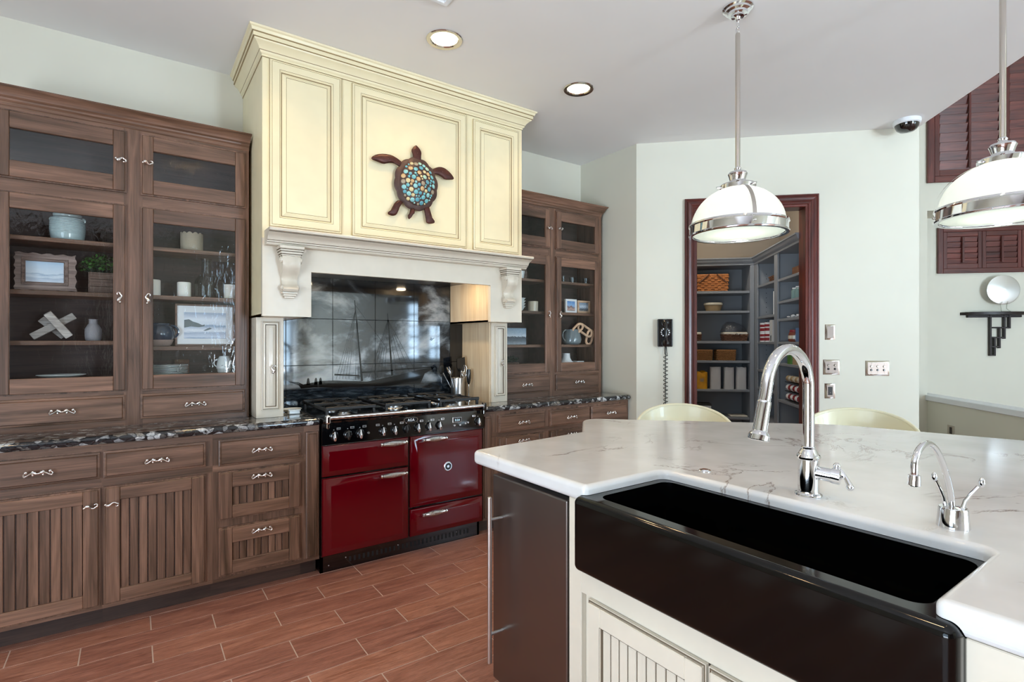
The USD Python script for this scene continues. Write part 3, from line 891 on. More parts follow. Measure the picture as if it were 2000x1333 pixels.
def hutch(label, dx, xl, xr, z_base, crown_sides, left_lo, gm):
    """tall glazed dresser: dx shifts it along the wall"""
    YF, ZT = 3.41, 2.46
    x0, x1, xc = xl, xr, 0.003 + dx
    t = thing('glazed_hutch', label, 'cabinet', ((x0 + x1) / 2, 3.56, z_base))
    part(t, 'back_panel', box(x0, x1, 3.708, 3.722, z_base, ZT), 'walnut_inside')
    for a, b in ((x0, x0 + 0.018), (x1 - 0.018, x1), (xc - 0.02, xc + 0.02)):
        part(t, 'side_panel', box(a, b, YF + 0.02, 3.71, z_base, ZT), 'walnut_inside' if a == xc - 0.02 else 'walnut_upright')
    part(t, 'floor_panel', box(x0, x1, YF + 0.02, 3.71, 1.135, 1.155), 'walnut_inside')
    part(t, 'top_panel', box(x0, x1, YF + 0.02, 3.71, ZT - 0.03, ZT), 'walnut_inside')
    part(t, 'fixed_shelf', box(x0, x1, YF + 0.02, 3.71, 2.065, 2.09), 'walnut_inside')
    # face frame
    ff = [box(x0, x0 + 0.03, YF, YF + 0.02, z_base, ZT), box(x1 - 0.03, x1, YF, YF + 0.02, z_base, ZT), box(xc - 0.04, xc + 0.04, YF, YF + 0.02, z_base, ZT)]
    for m_ in ff:
        part(t, 'frame_stile', m_, 'walnut_upright')
    for a, b in ((z_base, 0.945), (1.05, 1.10), (2.03, 2.125), (2.415, ZT)):
        part(t, 'frame_rail', box(x0 + 0.03, x1 - 0.03, YF + 0.0005, YF + 0.0195, a, b), 'walnut_cross')
    part(t, 'crown', crown(x0, x1, YF, 3.722, [(o, z + ZT + 0.07) for o, z in HCROWN], crown_sides), 'walnut_cross')
    cols = ((-0.525 + dx, -0.0255 + dx), (0.034 + dx, 0.533 + dx))
    cols = ((max(cols[0][0], x0 + 0.004), cols[0][1]), cols[1])
    for i, (a, b) in enumerate(cols):
        d = frame_door(t, 'top_door', a, b, 2.108, 2.428, YF, 0.055, 0.084, glass=gm)
        kx = b - 0.026 if i == 0 else a + 0.028
        part(d, 'knob', knob_mesh(kx, YF - 0.02, 2.272, False, 1 if i else -1, 0.036), 'pewter', label='figural pewter knob')
        d = frame_door(t, 'door', a, b, 1.083, 2.048, YF, 0.055, 0.08, glass=gm)
        part(d, 'knob', knob_mesh(kx, YF - 0.02, 1.562, True, 1 if i else -1), 'pewter', label='figural pewter knob')
        drawer_slab(t, a + 0.0, b - 0.006, max(0.93, z_base + 0.03), 1.064, YF)
        s0, s1 = (x0 + 0.018, xc - 0.02) if i == 0 else (xc + 0.02, x1 - 0.018)
        for z in (1.83, 1.568, (left_lo if i == 0 else 1.292)):
            part(t, 'shelf', cbox(s0, s1, 3.452, 3.708, z, z + 0.022, 0.002), 'walnut_cross')
    return t


hutch('tall brown glazed hutch left of the cream range hood', 0.0, -0.545, 0.55, 0.905, (0.5, 0.15), 1.322, 'rain_glass')
hutch('tall brown glazed hutch right of the cream range hood', 2.83, 2.303, 3.398, 0.89, (0.0, 0.7), 1.292, 'plain_pane')

# ---- spice pilasters
RP = [(0, 0.0), (0, 0.012), (0.003, 0.014), (0.006, 0.014, 'glaze'), (0.010, 0.018), (0.022, 0.018), (0.026, 0.010, 'glaze'), (0.029, 0.0095, 'glaze'), (0.05, 0.017)]


def spice(label, x0, x1, zb, flip):
    y = 3.285
    t = thing('spice_cabinet', label, 'cabinet', ((x0 + x1) / 2, 3.45, zb))
    part(t, 'carcass', join(cbox(x0, x1, y, 3.705, zb, 1.478, 0.002)), 'cream_island')
    g = raised(x0 + 0.027, x1 - 0.024, zb + 0.045, 1.455, y, [(0, 0.0), (0, 0.010), (0.004, 0.012), (0.006, 0.0125, 'glaze'), (0.010, 0.016), (0.018, 0.016), (0.020, 0.009, 'glaze'), (0.022, 0.009, 'glaze'), (0.038, 0.015)])
    d = part(t, 'door', g['main'], 'cream_island')
    part(d, 'glaze_line', g['glaze'], 'glaze_dark')
    part(d, 'knob', knob_mesh((x0 + x1) / 2 + 0.008, y - 0.015, 1.18, True, flip, 0.036), 'pewter', label='figural pewter knob')


spice('narrow cream pull-out cabinet standing on the worktop left of the tiled mural', 0.567, 0.713, 0.905, 1)
spice('narrow cream pull-out cabinet standing on the worktop right of the tiled mural', 2.151, 2.293, 0.89, -1)
# maple cheek that lines the niche in front of the right spice cabinet
solo('niche_panel', 'pale maple side panel of the range niche beside the utensil crock', 'panel', box(2.140, 2.1505, 3.30, 3.70, 0.89, 1.478), 'maple', (2.145, 3.5, 0.89))

# ================================================================= RANGE HOOD
HX0, HX1, HY = 0.567, 2.298, 3.11
t = thing('range_hood', 'cream glazed mantel range hood with crown moulding above the red range', 'range hood', (1.43, 3.42, 1.478))
OX0, OX1, OZ = 0.822, 2.028, 1.732                 # opening
fr = Polygon([(HX0, 1.478), (HX0, 1.90), (HX1, 1.90), (HX1, 1.478), (OX1, 1.478), (OX1, OZ), (OX0, OZ), (OX0, 1.478)])
part(t, 'mantel_front', prism_y(fr, HY, HY + 0.03), 'cream_island')
part(t, 'upper_box', join(box(HX0, HX1, HY, HY + 0.02, 1.90, 2.9), box(HX0, HX0 + 0.02, HY + 0.02, 3.724, 1.90, 2.9), box(HX1 - 0.02, HX1, HY + 0.02, 3.724, 1.90, 2.9)), 'cream')
part(t, 'side_panel', box(HX0, HX0 + 0.02, HY + 0.03, 3.724, 1.478, 1.90), 'cream')
part(t, 'side_panel', box(HX1 - 0.02, HX1, HY + 0.03, 3.724, 1.478, 1.90), 'cream')
part(t, 'leg_bottom', join(box(HX0, OX0, HY + 0.03, 3.684, 1.478, 1.49), box(OX1, HX1, HY + 0.03, 3.684, 1.478, 1.49)), 'maple')
part(t, 'inner_cheek', box(OX0 - 0.02, OX0, HY + 0.03, 3.684, 1.478, OZ + 0.1), 'maple')
part(t, 'inner_cheek', box(OX1, OX1 + 0.02, HY + 0.03, 3.684, 1.478, OZ + 0.1), 'maple')
part(t, 'liner', box(OX0, OX1, HY + 0.03, 3.684, OZ + 0.04, OZ + 0.06), 'brushed_steel', label='brushed metal hood liner')
for x in (1.05, 1.80):
    part(t, 'hood_lamp', lathe([(0.0, 0), (0.032, 0), (0.036, 0.004), (0.036, 0.012)], 20, (x, 3.27, OZ + 0.03)), 'lamp_hood', label='lit halogen lamp under the hood')
CP = [(0.0, 2.872), (0.004, 2.874), (0.004, 2.884), (0.010, 2.888), (0.014, 2.893), (0.016, 2.90), (0.022, 2.912), (0.036, 2.928), (0.048, 2.936), (0.050, 2.944), (0.056, 2.946), (0.056, 2.968), (0.064, 2.972), (0.068, 2.985), (0.076, 2.990), (0.078, 2.999)]
part(t, 'crown', crown(HX0, HX1, HY, 3.724, CP, (0.95, 1.1)), 'cream')
gl = [crown(HX0, HX1, HY, 3.724, [(o + 0.0006, z) for o, z in seg], (0.95, 1.1)) for seg in ([(0.0, 2.871), (0.004, 2.8735)], [(0.0155, 2.899), (0.017, 2.9025)], [(0.0505, 2.9435), (0.056, 2.9462)], [(0.0565, 2.967), (0.061, 2.9705)])]
part(t, 'glaze_line', join(*gl), 'glaze')
# cornice shelf: cut flush at both ends
cy = [(HY, 1.857), (3.055, 1.857), (3.050, 1.862), (3.048, 1.868), (3.040, 1.870), (3.038, 1.877), (3.030, 1.879), (3.026, 1.884), (3.022, 1.893), (3.010, 1.903), (2.992, 1.909), (2.982, 1.914), (2.982, 1.918), (2.966, 1.920), (2.963, 1.929), (2.967, 1.936), (HY, 1.937)]
part(t, 'cornice', prism_x(cy, 0.577, 2.297), 'cream_island')
part(t, 'glaze_line', join(box(0.577, 2.297, 2.9815, 2.984, 1.9135, 1.9185), box(0.577, 2.297, 3.0295, 3.032, 1.8775, 1.8795), box(0.577, 2.297, 3.0395, 3.042, 1.8685, 1.8702)), 'glaze_dark')
DP = [(0, 0.0), (0, 0.012), (0.003, 0.014, 'glaze'), (0.005, 0.016), (0.011, 0.018), (0.013, 0.0178, 'glaze'), (0.016, 0.021), (0.050, 0.021), (0.052, 0.0205, 'glaze'), (0.055, 0.017), (0.060, 0.013), (0.062, 0.0095, 'glaze'), (0.065, 0.0093, 'glaze'), (0.084, 0.0185), (0.086, 0.0175, 'glaze'), (0.0875, 0.019)]
for x0, x1, z0, z1, lb in ((0.600, 0.990, 1.962, 2.868, None), (1.050, 1.829, 1.962, 2.862, None), (1.879, 2.262, 1.962, 2.85, None)):
    g = raised(x0, x1, z0, z1, HY, DP)
    d = part(t, 'raised_panel', g['main'], 'cream')
    part(d, 'glaze_line', g['glaze'], 'glaze')


def corbel(x0, x1):
    xm, w = (x0 + x1) / 2, x1 - x0
    ms = []
    for z0, z1, out, k in ((1.838, 1.857, 0.088, 1.0), (1.826, 1.838, 0.082, 0.94), (1.812, 1.826, 0.076, 0.88), (1.802, 1.812, 0.07, 0.80)):
        ms.append(cbox(xm - w / 2 * k, xm + w / 2 * k, HY - out, HY, z0, z1, 0.003))
    # S-shaped body
    z = np.linspace(1.802, 1.612, 30)
    s = (1.802 - z) / 0.19
    out = 0.046 + 0.036 * np.sin(s * PI * 1.0 + 0.45) * (1 - s) - 0.036 * np.exp(-((s - 0.62) / 0.2) ** 2) + 0.022 * np.exp(-((s - 0.92) / 0.08) ** 2) - 0.012 * s
    hw = w / 2 * (0.74 - 0.16 * s)
    V, n = [], 11
    for zi, o, h in zip(z, out, hw):
        for j in range(n):
            q = -1 + 2 * j / (n - 1)
            bul = 0.010 * (1 - (q / 0.8) ** 2) if abs(q) < 0.8 else 0.004
            V.append([xm + q * h, HY - o - max(0.0, bul), zi])
    f = ring_faces(30, n, closed=False)
    body = quads(V, f)
    V2 = np.array(V).reshape(30, n, 3)
    sides = []
    for j, flip in ((0, False), (n - 1, True)):
        a = V2[:, j].copy(); b = a.copy(); b[:, 1] = HY
        q = ring_faces(2, 30, closed=False)
        sides.append(quads(np.vstack([a, b]), q if not flip else q[:, ::-1]))
    ms += [body] + sides
    for sg in (-1, 1):
        for zi, r, o in ((1.782, 0.018, 0.052), (1.634, 0.015, 0.028)):
            h = w / 2 * (0.74 if zi > 1.7 else 0.60)
            ms.append(lathe([(0, -0.004), (r * 0.55, -0.004), (r, -0.001), (r, 0.006), (r * 0.7, 0.009), (r * 0.45, 0.007), (r * 0.3, 0.011), (0, 0.012)] if sg > 0 else [(0, 0.004), (r * 0.55, 0.004), (r, 0.001), (r, -0.006), (r * 0.7, -0.009), (r * 0.45, -0.007), (r * 0.3, -0.011), (0, -0.012)], 18, (xm + sg * h, HY - o, zi), 'x'))
    for z0, z1, out, k in ((1.600, 1.613, 0.036, 0.62), (1.588, 1.600, 0.030, 0.54), (1.577, 1.588, 0.023, 0.44)):
        ms.append(cbox(xm - w / 2 * k, xm + w / 2 * k, HY - out, HY, z0, z1, 0.002))
    c = part(t, 'corbel', join(*ms), 'cream_island', smooth=40, label='carved scroll corbel')
    g = []
    for z0, out, k in ((1.838, 0.088, 0.985), (1.826, 0.082, 0.925), (1.812, 0.076, 0.865), (1.802, 0.068, 0.79)):
        g.append(box(xm - w / 2 * k, xm + w / 2 * k, HY - out + 0.001, HY, z0 - 0.001, z0 + 0.001))
    for z0, out, k in ((1.613, 0.036, 0.6), (1.600, 0.030, 0.53), (1.588, 0.024, 0.43)):
        g.append(box(xm - w / 2 * k, xm + w / 2 * k, HY - out + 0.002, HY, z0 - 0.001, z0 + 0.001))
    part(c, 'glaze_line', join(*g), 'glaze_dark')


corbel(0.637, 0.765)
corbel(2.104, 2.232)

# ---- sea turtle on the hood
TY = 3.082
t = thing('sea_turtle', 'metal sea turtle wall ornament with a shell of turquoise and cream pebbles on the hood', 'wall ornament', (1.44, TY, 2.08))
TC = np.array([1.445, 2.323]); AX = np.array([0.115, 0.993])   # axis from tail to head leans a little
AX = AX / np.linalg.norm(AX); AY = np.array([AX[1], -AX[0]])
sc = []
for i in range(96):
    a = 2 * PI * i / 96
    r = 1 + 0.05 * abs(math.sin(a * 6))
    sc.append(tuple(TC + AX * 0.160 * r * math.cos(a) + AY * 0.142 * r * math.sin(a)))
part(t, 'shell_rim', pillow(sc, TY - 0.022, 0.016, 0.004), 'turtle_shell_metal')
dome = trimesh.creation.icosphere(3, 1.0)
dv = dome.vertices
dv = np.column_stack([dv[:, 0] * 0.118, dv[:, 2] * 0.026, dv[:, 1] * 0.137])
dome = trimesh.Trimesh(np.column_stack([TC[0] + AY[0] * dv[:, 0] + AX[0] * dv[:, 2], TY - 0.032 + dv[:, 1], TC[1] + AY[1] * dv[:, 0] + AX[1] * dv[:, 2]]), dome.faces, process=False)
dome.fix_normals()
part(t, 'shell', dome, 'turtle_shell_metal')
PEB = []
rp = random.Random(3)
for rr in (0.0145, 0.0115, 0.0085, 0.006):
    for _ in range(1500):
        a, q = rp.uniform(0, 2 * PI), math.sqrt(rp.random())
        u, v = 0.116 * q * math.cos(a), 0.135 * q * math.sin(a)
        if (u / (0.121 - rr)) ** 2 + (v / (0.140 - rr)) ** 2 > 1:
            continue
        if all(math.hypot(u - x, v - y) > rr + r2 + 0.0006 for x, y, r2 in PEB):
            PEB.append((u, v, rr))
        if len(PEB) > 120:
            break
for u, v, rr in PEB:
    z = 0.026 * math.sqrt(max(0.02, 1 - (u / 0.118) ** 2 - (v / 0.137) ** 2))
    c = TC + AY * u + AX * v
    b = ball((0, 0, 0), 1, 1 if rr < 0.01 else 2)
    bv = b.vertices * [rr, 0.006, rr]
    tilt = trimesh.transformations.rotation_matrix(math.atan2(u, 0.12) * 0.8, [0, 0, 1])[:3, :3] @ trimesh.transformations.rotation_matrix(math.atan2(-v, 0.14) * 0.8, [1, 0, 0])[:3, :3]
    bv = bv @ tilt.T + [c[0], TY - 0.032 - z, c[1]]
    k = rp.choices(range(7), (5, 4, 4, 4, 3, 2, 1))[0]
    part(t, 'shell_pebble', trimesh.Trimesh(bv, b.faces, process=False), f'turtle_stone_{k}')
FL = {'front_flipper': [(1.353, 2.441), (1.321, 2.46), (1.281, 2.473), (1.233, 2.472), (1.189, 2.46), (1.164, 2.443), (1.154, 2.431), (1.16, 2.422), (1.189, 2.417), (1.23, 2.409), (1.263, 2.422), (1.294, 2.427), (1.321, 2.418), (1.346, 2.406)],
      'front_flipper_': [(1.552, 2.432), (1.57, 2.448), (1.609, 2.465), (1.644, 2.462), (1.679, 2.444), (1.705, 2.422), (1.715, 2.406), (1.702, 2.397), (1.644, 2.388), (1.629, 2.399), (1.594, 2.411), (1.557, 2.409)],
      'hind_flipper': [(1.325, 2.208), (1.303, 2.188), (1.287, 2.158), (1.276, 2.136), (1.257, 2.122), (1.259, 2.11), (1.29, 2.104), (1.312, 2.113), (1.325, 2.138), (1.334, 2.165), (1.358, 2.2)],
      'hind_flipper_': [(1.497, 2.19), (1.504, 2.151), (1.511, 2.117), (1.514, 2.093), (1.535, 2.087), (1.57, 2.096), (1.574, 2.106), (1.557, 2.119), (1.55, 2.144), (1.54, 2.173), (1.528, 2.205)],
      'head': [(1.443, 2.569), (1.426, 2.554), (1.412, 2.53), (1.422, 2.506), (1.424, 2.483), (1.424, 2.455), (1.476, 2.46), (1.477, 2.498), (1.48, 2.529), (1.468, 2.548), (1.454, 2.56)],
      'tail': [(1.408, 2.170), (1.398, 2.132), (1.387, 2.122), (1.394, 2.097), (1.408, 2.107), (1.422, 2.131), (1.433, 2.139), (1.433, 2.17)]}


def smooth_poly(p, n=3):
    p = np.array(p)
    for _ in range(n - 1):
        q = np.roll(p, -1, 0)
        p = np.stack([0.78 * p + 0.22 * q, 0.22 * p + 0.78 * q], 1).reshape(-1, 2)
    return p


for k, P in FL.items():
    part(t, k.rstrip('_'), pillow(smooth_poly(P, 2), TY - 0.018, 0.012, 0.003), 'turtle_metal')
part(t, 'standoff', join(cyl((1.40, TY + 0.0095, 2.30), (1.40, TY - 0.02, 2.30), 0.008), cyl((1.50, TY + 0.0095, 2.33), (1.50, TY - 0.02, 2.33), 0.008)), 'turtle_metal')

# ================================================================= TILED MURAL
MY = 3.688
t = thing('mural_backsplash', 'glossy tiled backsplash mural of a two-masted sailing ship under dark clouds', 'backsplash', (1.43, MY, 0.9))
part(t, 'backer', box(0.713, 2.150, MY + 0.006, MY + 0.03, 0.88, 1.80), 'black_gap')
XS, ZS = [0.716, 0.814, 1.117, 1.419, 1.722, 2.027, 2.138], [0.885, 1.181, 1.493, 1.775]
for i in range(6):
    for j in range(3):
        part(t, 'tile', cbox(XS[i] + 0.001, XS[i + 1] - 0.001, MY, MY + 0.008, ZS[j] + 0.001, ZS[j + 1] - 0.001, 0.0012), 'mural' if i < 5 else 'black_enamel', smooth=False)
SY = MY - 0.0004


def flat(poly):
    return prism_y(Polygon(poly), SY - 0.0003, SY + 0.0003)


hullp = [(0.828, 1.078), (0.862, 1.08), (0.895, 1.05), (0.909, 1.028), (0.992, 1.032), (1.121, 1.024), (1.286, 1.022), (1.411, 1.02), (1.525, 1.016), (1.651, 1.02), (1.773, 1.022), (1.809, 1.097), (1.873, 1.127), (1.891, 1.143), (1.782, 1.13), (1.609, 1.096), (1.467, 1.073), (1.419, 1.064), (1.363, 1.055), (1.121, 1.073), (1.034, 1.073), (0.923, 1.055), (0.889, 1.072)]
part(t, 'ship_hull', flat(hullp), 'dark_print')


def bar2(p, q, w0, w1=None):
    p, q = np.array(p), np.array(q)
    d = (q - p) / np.linalg.norm(q - p); nn = np.array([-d[1], d[0]])
    w1 = w0 if w1 is None else w1
    return flat([tuple(p + nn * w0), tuple(p - nn * w0), tuple(q - nn * w1), tuple(q + nn * w1)])


for p, q in (((1.269, 1.63), (1.322, 1.06)), ((1.512, 1.545), (1.547, 1.09))):
    part(t, 'ship_mast', bar2(p, q, 0.003, 0.0075), 'dark_print')
for p, q in (((1.32, 1.121), (1.558, 1.129)), ((1.128, 1.113), (1.301, 1.099)), ((1.566, 1.133), (1.873, 1.144))):
    part(t, 'ship_spar', bar2(p, q, 0.006, 0.004), 'dark_print')
rig = [((1.275, 1.56), (1.14 + 0.022 * i, 1.08)) for i in range(5)] + [((1.285, 1.5), (1.275 + 0.02 * i, 1.07)) for i in range(3)] + [((1.515, 1.5), (1.37 + 0.03 * i, 1.08)) for i in range(5)] + \
      [((1.515, 1.5), (1.58 + 0.05 * i, 1.12)) for i in range(4)] + [((1.27, 1.6), (1.50, 1.30))]
part(t, 'ship_rigging', join(*[bar2(p, q, 0.0009) for p, q in rig]), 'dark_print')
part(t, 'ship_crew', join(*[flat([(x - 0.012, 1.05), (x + 0.012, 1.05), (x + 0.007, 1.085), (x + 0.004, 1.095), (x - 0.004, 1.095), (x - 0.008, 1.085)]) for x in (0.955, 1.005, 1.035)]), 'dark_print')
part(t, 'gull', flat([(1.85, 1.352), (1.862, 1.372), (1.872, 1.362), (1.895, 1.368), (1.876, 1.355), (1.868, 1.345)]), 'dark_print')

# ================================================================= RED RANGE
t = thing('range_cooker', 'deep red enamelled range cooker with black hob and chrome spring handles', 'range cooker', (1.422, 3.4, 0))
RX0, RX1 = 0.878, 1.967
part(t, 'body', box(RX0, RX1, 3.125, 3.675, 0.10, 0.885), 'black_enamel')
part(t, 'plinth', join(box(RX0 + 0.004, RX1 - 0.008, 3.15, 3.165, 0.0, 0.10), box(RX0 + 0.004, RX0 + 0.02, 3.15, 3.6, 0.0, 0.10), box(RX1 - 0.024, RX1 - 0.008, 3.15, 3.6, 0.0, 0.10)), 'black_enamel')
part(t, 'plinth_screw', join(*[ball((x, 3.149, z), 0.004, 1) for x, z in ((0.93, 0.035), (1.03, 0.06), (1.36, 0.06), (1.78, 0.055))]), 'steel_bright')
part(t, 'vent_slot', join(*[box(1.05 + 0.028 * i, 1.062 + 0.028 * i, 3.1485, 3.151, 0.03, 0.06) for i in range(30)]), 'black_gap')
DPR = [(0, 0.0), (0, 0.016), (0.004, 0.022), (0.012, 0.026), (0.05, 0.042), (0.055, 0.0435), (0.062, 0.044)]


def oven_door(x0, x1, z0, z1, hx0, hx1, hz, deep=True):
    k = 0.8 if deep else 0.6
    g = raised(x0, x1, z0, z1, 3.125, [(i * k, o * 0.75) for i, o in DPR])
    d = part(t, 'oven_door', g['main'], 'red_enamel', smooth=50)
    yb = 3.125 - 0.033
    n = 22
    xs = np.linspace(hx0 + 0.014, hx1 - 0.014, n * 10)
    ph = np.linspace(0, n * 2 * PI, n * 10)
    rr = 0.0095 + 0.006 * np.sin(np.linspace(0, PI, n * 10))
    part(d, 'spring_grip', tube(np.stack([xs, yb - 0.05 + rr * np.cos(ph), hz + rr * np.sin(ph)], 1), 0.0027, 6), 'chrome', label='chrome spring grip')
    br = []
    for x in (hx0 + 0.005, hx1 - 0.005):
        br.append(tube([(x, yb + 0.004, hz - 0.022), (x, yb - 0.02, hz - 0.016), (x, yb - 0.045, hz - 0.004), (x, yb - 0.056, hz + 0.006)], [0.008, 0.006, 0.007, 0.006], 8))
    br.append(cyl((hx0, yb - 0.05, hz), (hx1, yb - 0.05, hz), 0.004))
    for x in (hx0 + 0.005, hx1 - 0.005):
        br.append(cyl((x - 0.006, yb - 0.05, hz), (x + 0.006, yb - 0.05, hz), 0.0115, 14, 0.002))
    part(d, 'handle_bracket', join(*br), 'chrome')
    return d


oven_door(0.884, 1.412, 0.562, 0.740, 1.205, 1.375, 0.722, False)
oven_door(0.884, 1.412, 0.106, 0.552, 1.205, 1.375, 0.533)
d = oven_door(1.426, 1.961, 0.290, 0.740, 1.480, 1.650, 0.720)
part(d, 'thermometer', join(lathe([(0.0, 0), (0.031, 0), (0.031, 0.004), (0.027, 0.008), (0.022, 0.008), (0.021, 0.004)], 28, (1.683, 3.0925, 0.523), 'y'), lathe([(0.0, 0.006), (0.009, 0.006), (0.010, 0.0)], 16, (1.683, 3.0915, 0.523), 'y')), 'chrome')
part(d, 'thermometer_face', lathe([(0.0, 0.0045), (0.0215, 0.0045), (0.0215, 0.0)], 28, (1.683, 3.092, 0.523), 'y'), 'black_plastic')
oven_door(1.426, 1.961, 0.106, 0.278, 1.480, 1.650, 0.252, False)
# control panel, leaning back a little
cpn = part(t, 'control_panel', prism_x([(3.13, 0.746), (3.098, 0.746), (3.096, 0.75), (3.102, 0.868), (3.085, 0.872), (3.075, 0.884), (3.082, 0.893), (3.13, 0.896)], RX0, RX1), 'black_enamel')
part(t, 'hob_plate', join(cbox(RX0 + 0.002, RX1 - 0.002, 3.075, 3.676, 0.884, 0.899, 0.006)), 'black_enamel')
part(t, 'rail', cyl((RX0 + 0.02, 3.062, 0.905), (RX1 - 0.02, 3.062, 0.905), 0.0125, 18), 'chrome', label='chrome towel rail along the hob front')
for x in (RX0 + 0.022, RX1 - 0.022):
    part(t, 'rail_bracket', join(rbox(x - 0.014, x + 0.014, 3.045, 3.082, 0.872, 0.925, 0.011), cbox(x - 0.008, x + 0.008, 3.055, 3.08, 0.845, 0.885, 0.004)), 'chrome' if x < 1.4 else 'black_enamel')
for x in (0.945, 1.025, 1.098, 1.239, 1.315, 1.394, 1.471, 1.548, 1.622, 1.918):
    k = part(t, 'dial', lathe([(0.0, 0.020), (0.016, 0.020), (0.021, 0.017), (0.024, 0.006), (0.026, 0.0)][::-1], 24, (x, 3.099, 0.797), 'y'), 'black_plastic')
    dk = x in (1.025, 1.394)
    part(k, 'dial_grip', join(hull_of([((x, 3.076, 0.775), 0.009), ((x, 3.073, 0.790), 0.0085), ((x, 3.080, 0.819), 0.004)], 14)), 'black_plastic' if dk else 'chrome')
    part(k, 'dial_mark', ball((x, 3.0985, 0.83), 0.0035, 1), 'steel_bright')
    sx = x + 0.028 if not (1.2 < x < 1.45 or x > 1.9) else x - 0.03
    part(k, 'symbol_plate', cbox(sx - 0.012, sx + 0.012, 3.098, 3.1015, 0.828, 0.842, 0.0008), 'steel_bright')
    part(k, 'symbol_mark', box(sx - 0.007, sx + 0.007, 3.0974, 3.0981, 0.833, 0.837), 'black_plastic')
part(t, 'push_button', join(*[lathe([(0, 0.009), (0.006, 0.009), (0.008, 0.0)][::-1], 14, (x, 3.1, z), 'y') for x, z in ((1.15, 0.794), (1.838, 0.796), (1.818, 0.792), (1.735, 0.785), (1.777, 0.785))]), 'steel_bright')
# badge and clock
bx = [(1.423 + 0.048 * math.cos(a) * abs(math.cos(a)) ** -0.25, 0.848 + 0.017 * math.sin(a) * abs(math.sin(a) + 1e-9) ** -0.3) for a in np.linspace(0, 2 * PI, 48, endpoint=False) + 0.01]
oval = lambda k, y0, y1: prism_y(Polygon([(1.423 + (x - 1.423) * k, 0.848 + (z - 0.848) * k) for x, z in bx]), y0, y1)
b = part(t, 'badge', oval(1.0, 3.094, 3.102), 'chrome')
part(b, 'badge_field', oval(0.90, 3.0932, 3.0945), 'black_plastic')


def lettering(text, x, z, h, y, depth=0.001, bold=True, center=True):
    m = meshkit.text_mesh(text, h, depth, bold)
    v = np.asarray(m.vertices)
    w = v[:, 0].max() if center else 0
    return trimesh.Trimesh(np.column_stack([v[:, 0] + x - w / 2, y - v[:, 2], v[:, 1] + z]), m.faces, process=False)


part(b, 'badge_lettering', lettering('AGA', 1.423, 0.840, 0.016, 3.0932), 'plastic_white')
c = part(t, 'clock', cbox(1.722, 1.79, 3.096, 3.102, 0.803, 0.838, 0.002), 'steel_bright')
part(c, 'clock_display', box(1.726, 1.786, 3.0952, 3.0965, 0.807, 0.834), 'black_plastic')
part(c, 'clock_digits', lettering('2:14', 1.756, 0.813, 0.013, 3.0952, 0.0006, False), 'clock_digits')


def burner(x, y, r):
    b = part(t, 'burner', lathe([(0, 0.899), (r * 1.25, 0.899), (r * 1.2, 0.903), (r, 0.905), (r, 0.914), (r * 0.85, 0.916)], 24, (x, y, 0)), 'steel_bright')
    part(b, 'burner_cap', lathe([(r * 0.3, 0.914), (r * 0.9, 0.915), (r * 0.92, 0.919), (r * 0.7, 0.922), (0, 0.922)], 24, (x, y, 0)), 'cast_iron')


for x, y, r in ((1.05, 3.24, 0.032), (1.05, 3.50, 0.042), (1.42, 3.37, 0.055), (1.79, 3.24, 0.042), (1.79, 3.50, 0.032)):
    burner(x, y, r)
for gx0, gx1 in ((0.905, 1.205), (1.265, 1.575), (1.64, 1.94)):
    g = []
    for y in (3.12, 3.37, 3.62):
        g.append(cbox(gx0, gx1, y - 0.006, y + 0.006, 0.940, 0.960, 0.003))
    for x in (gx0 + 0.006, (gx0 + gx1) / 2, gx1 - 0.006):
        g.append(cbox(x - 0.006, x + 0.006, 3.12, 3.62, 0.934, 0.952, 0.003))
    for x in (gx0 + 0.01, gx1 - 0.01):
        for y in (3.13, 3.61):
            g.append(cbox(x - 0.008, x + 0.008, y - 0.008, y + 0.008, 0.898, 0.948, 0.002))
    xm = (gx0 + gx1) / 2
    for y in (3.24, 3.50):
        for a in range(4):
            q = PI / 4 + a * PI / 2
            g.append(tube([(xm + 0.03 * math.cos(q), y + 0.03 * math.sin(q), 0.950), (xm + 0.075 * math.cos(q), y + 0.075 * math.sin(q), 0.956), (xm + 0.125 * math.cos(q), y + 0.11 * math.sin(q), 0.950)], 0.007, 6))
    part(t, 'pan_support', join(*g), 'cast_iron')

# ---- on the worktop beside the range
t = thing('utensil_crock', 'brushed steel utensil crock in the corner of the mural beside the hob', 'crock', (2.045, 3.60, 0.89))
part(t, 'body', lathe([(0, 0), (0.052, 0), (0.054, 0.004), (0.054, 0.168), (0.052, 0.171), (0.050, 0.168), (0.050, 0.01), (0, 0.01)], 36, (2.045, 3.60, 0.89)), 'steel_bright')


def utensil(name, label, cat, dx, dy, lx, ly, ztop, head, hm):
    b = np.array([2.045 + dx, 3.60 + dy, 0.905]); e = np.array([2.045 + dx + lx, 3.60 + dy + ly, ztop])
    u = thing(name, label, cat, tuple(b))
    part(u, 'shaft', tube([b, b + (e - b) * 0.5, e], 0.004, 8), 'steel_bright')
    part(u, 'head', head(e, (e - b) / np.linalg.norm(e - b)), hm)


def spat(e, d):
    P = [(-0.026, 0.0), (-0.036, 0.03), (-0.038, 0.095), (0.030, 0.11), (0.036, 0.03), (0.024, 0.0)]
    return prism_y(Polygon([(e[0] + x, e[2] + z - 0.01) for x, z in P]), e[1] - 0.003, e[1] + 0.003)


def spoon(e, d):
    return ball(e + d * 0.03, 0.026, 2, (0.9, 0.35, 1.35))


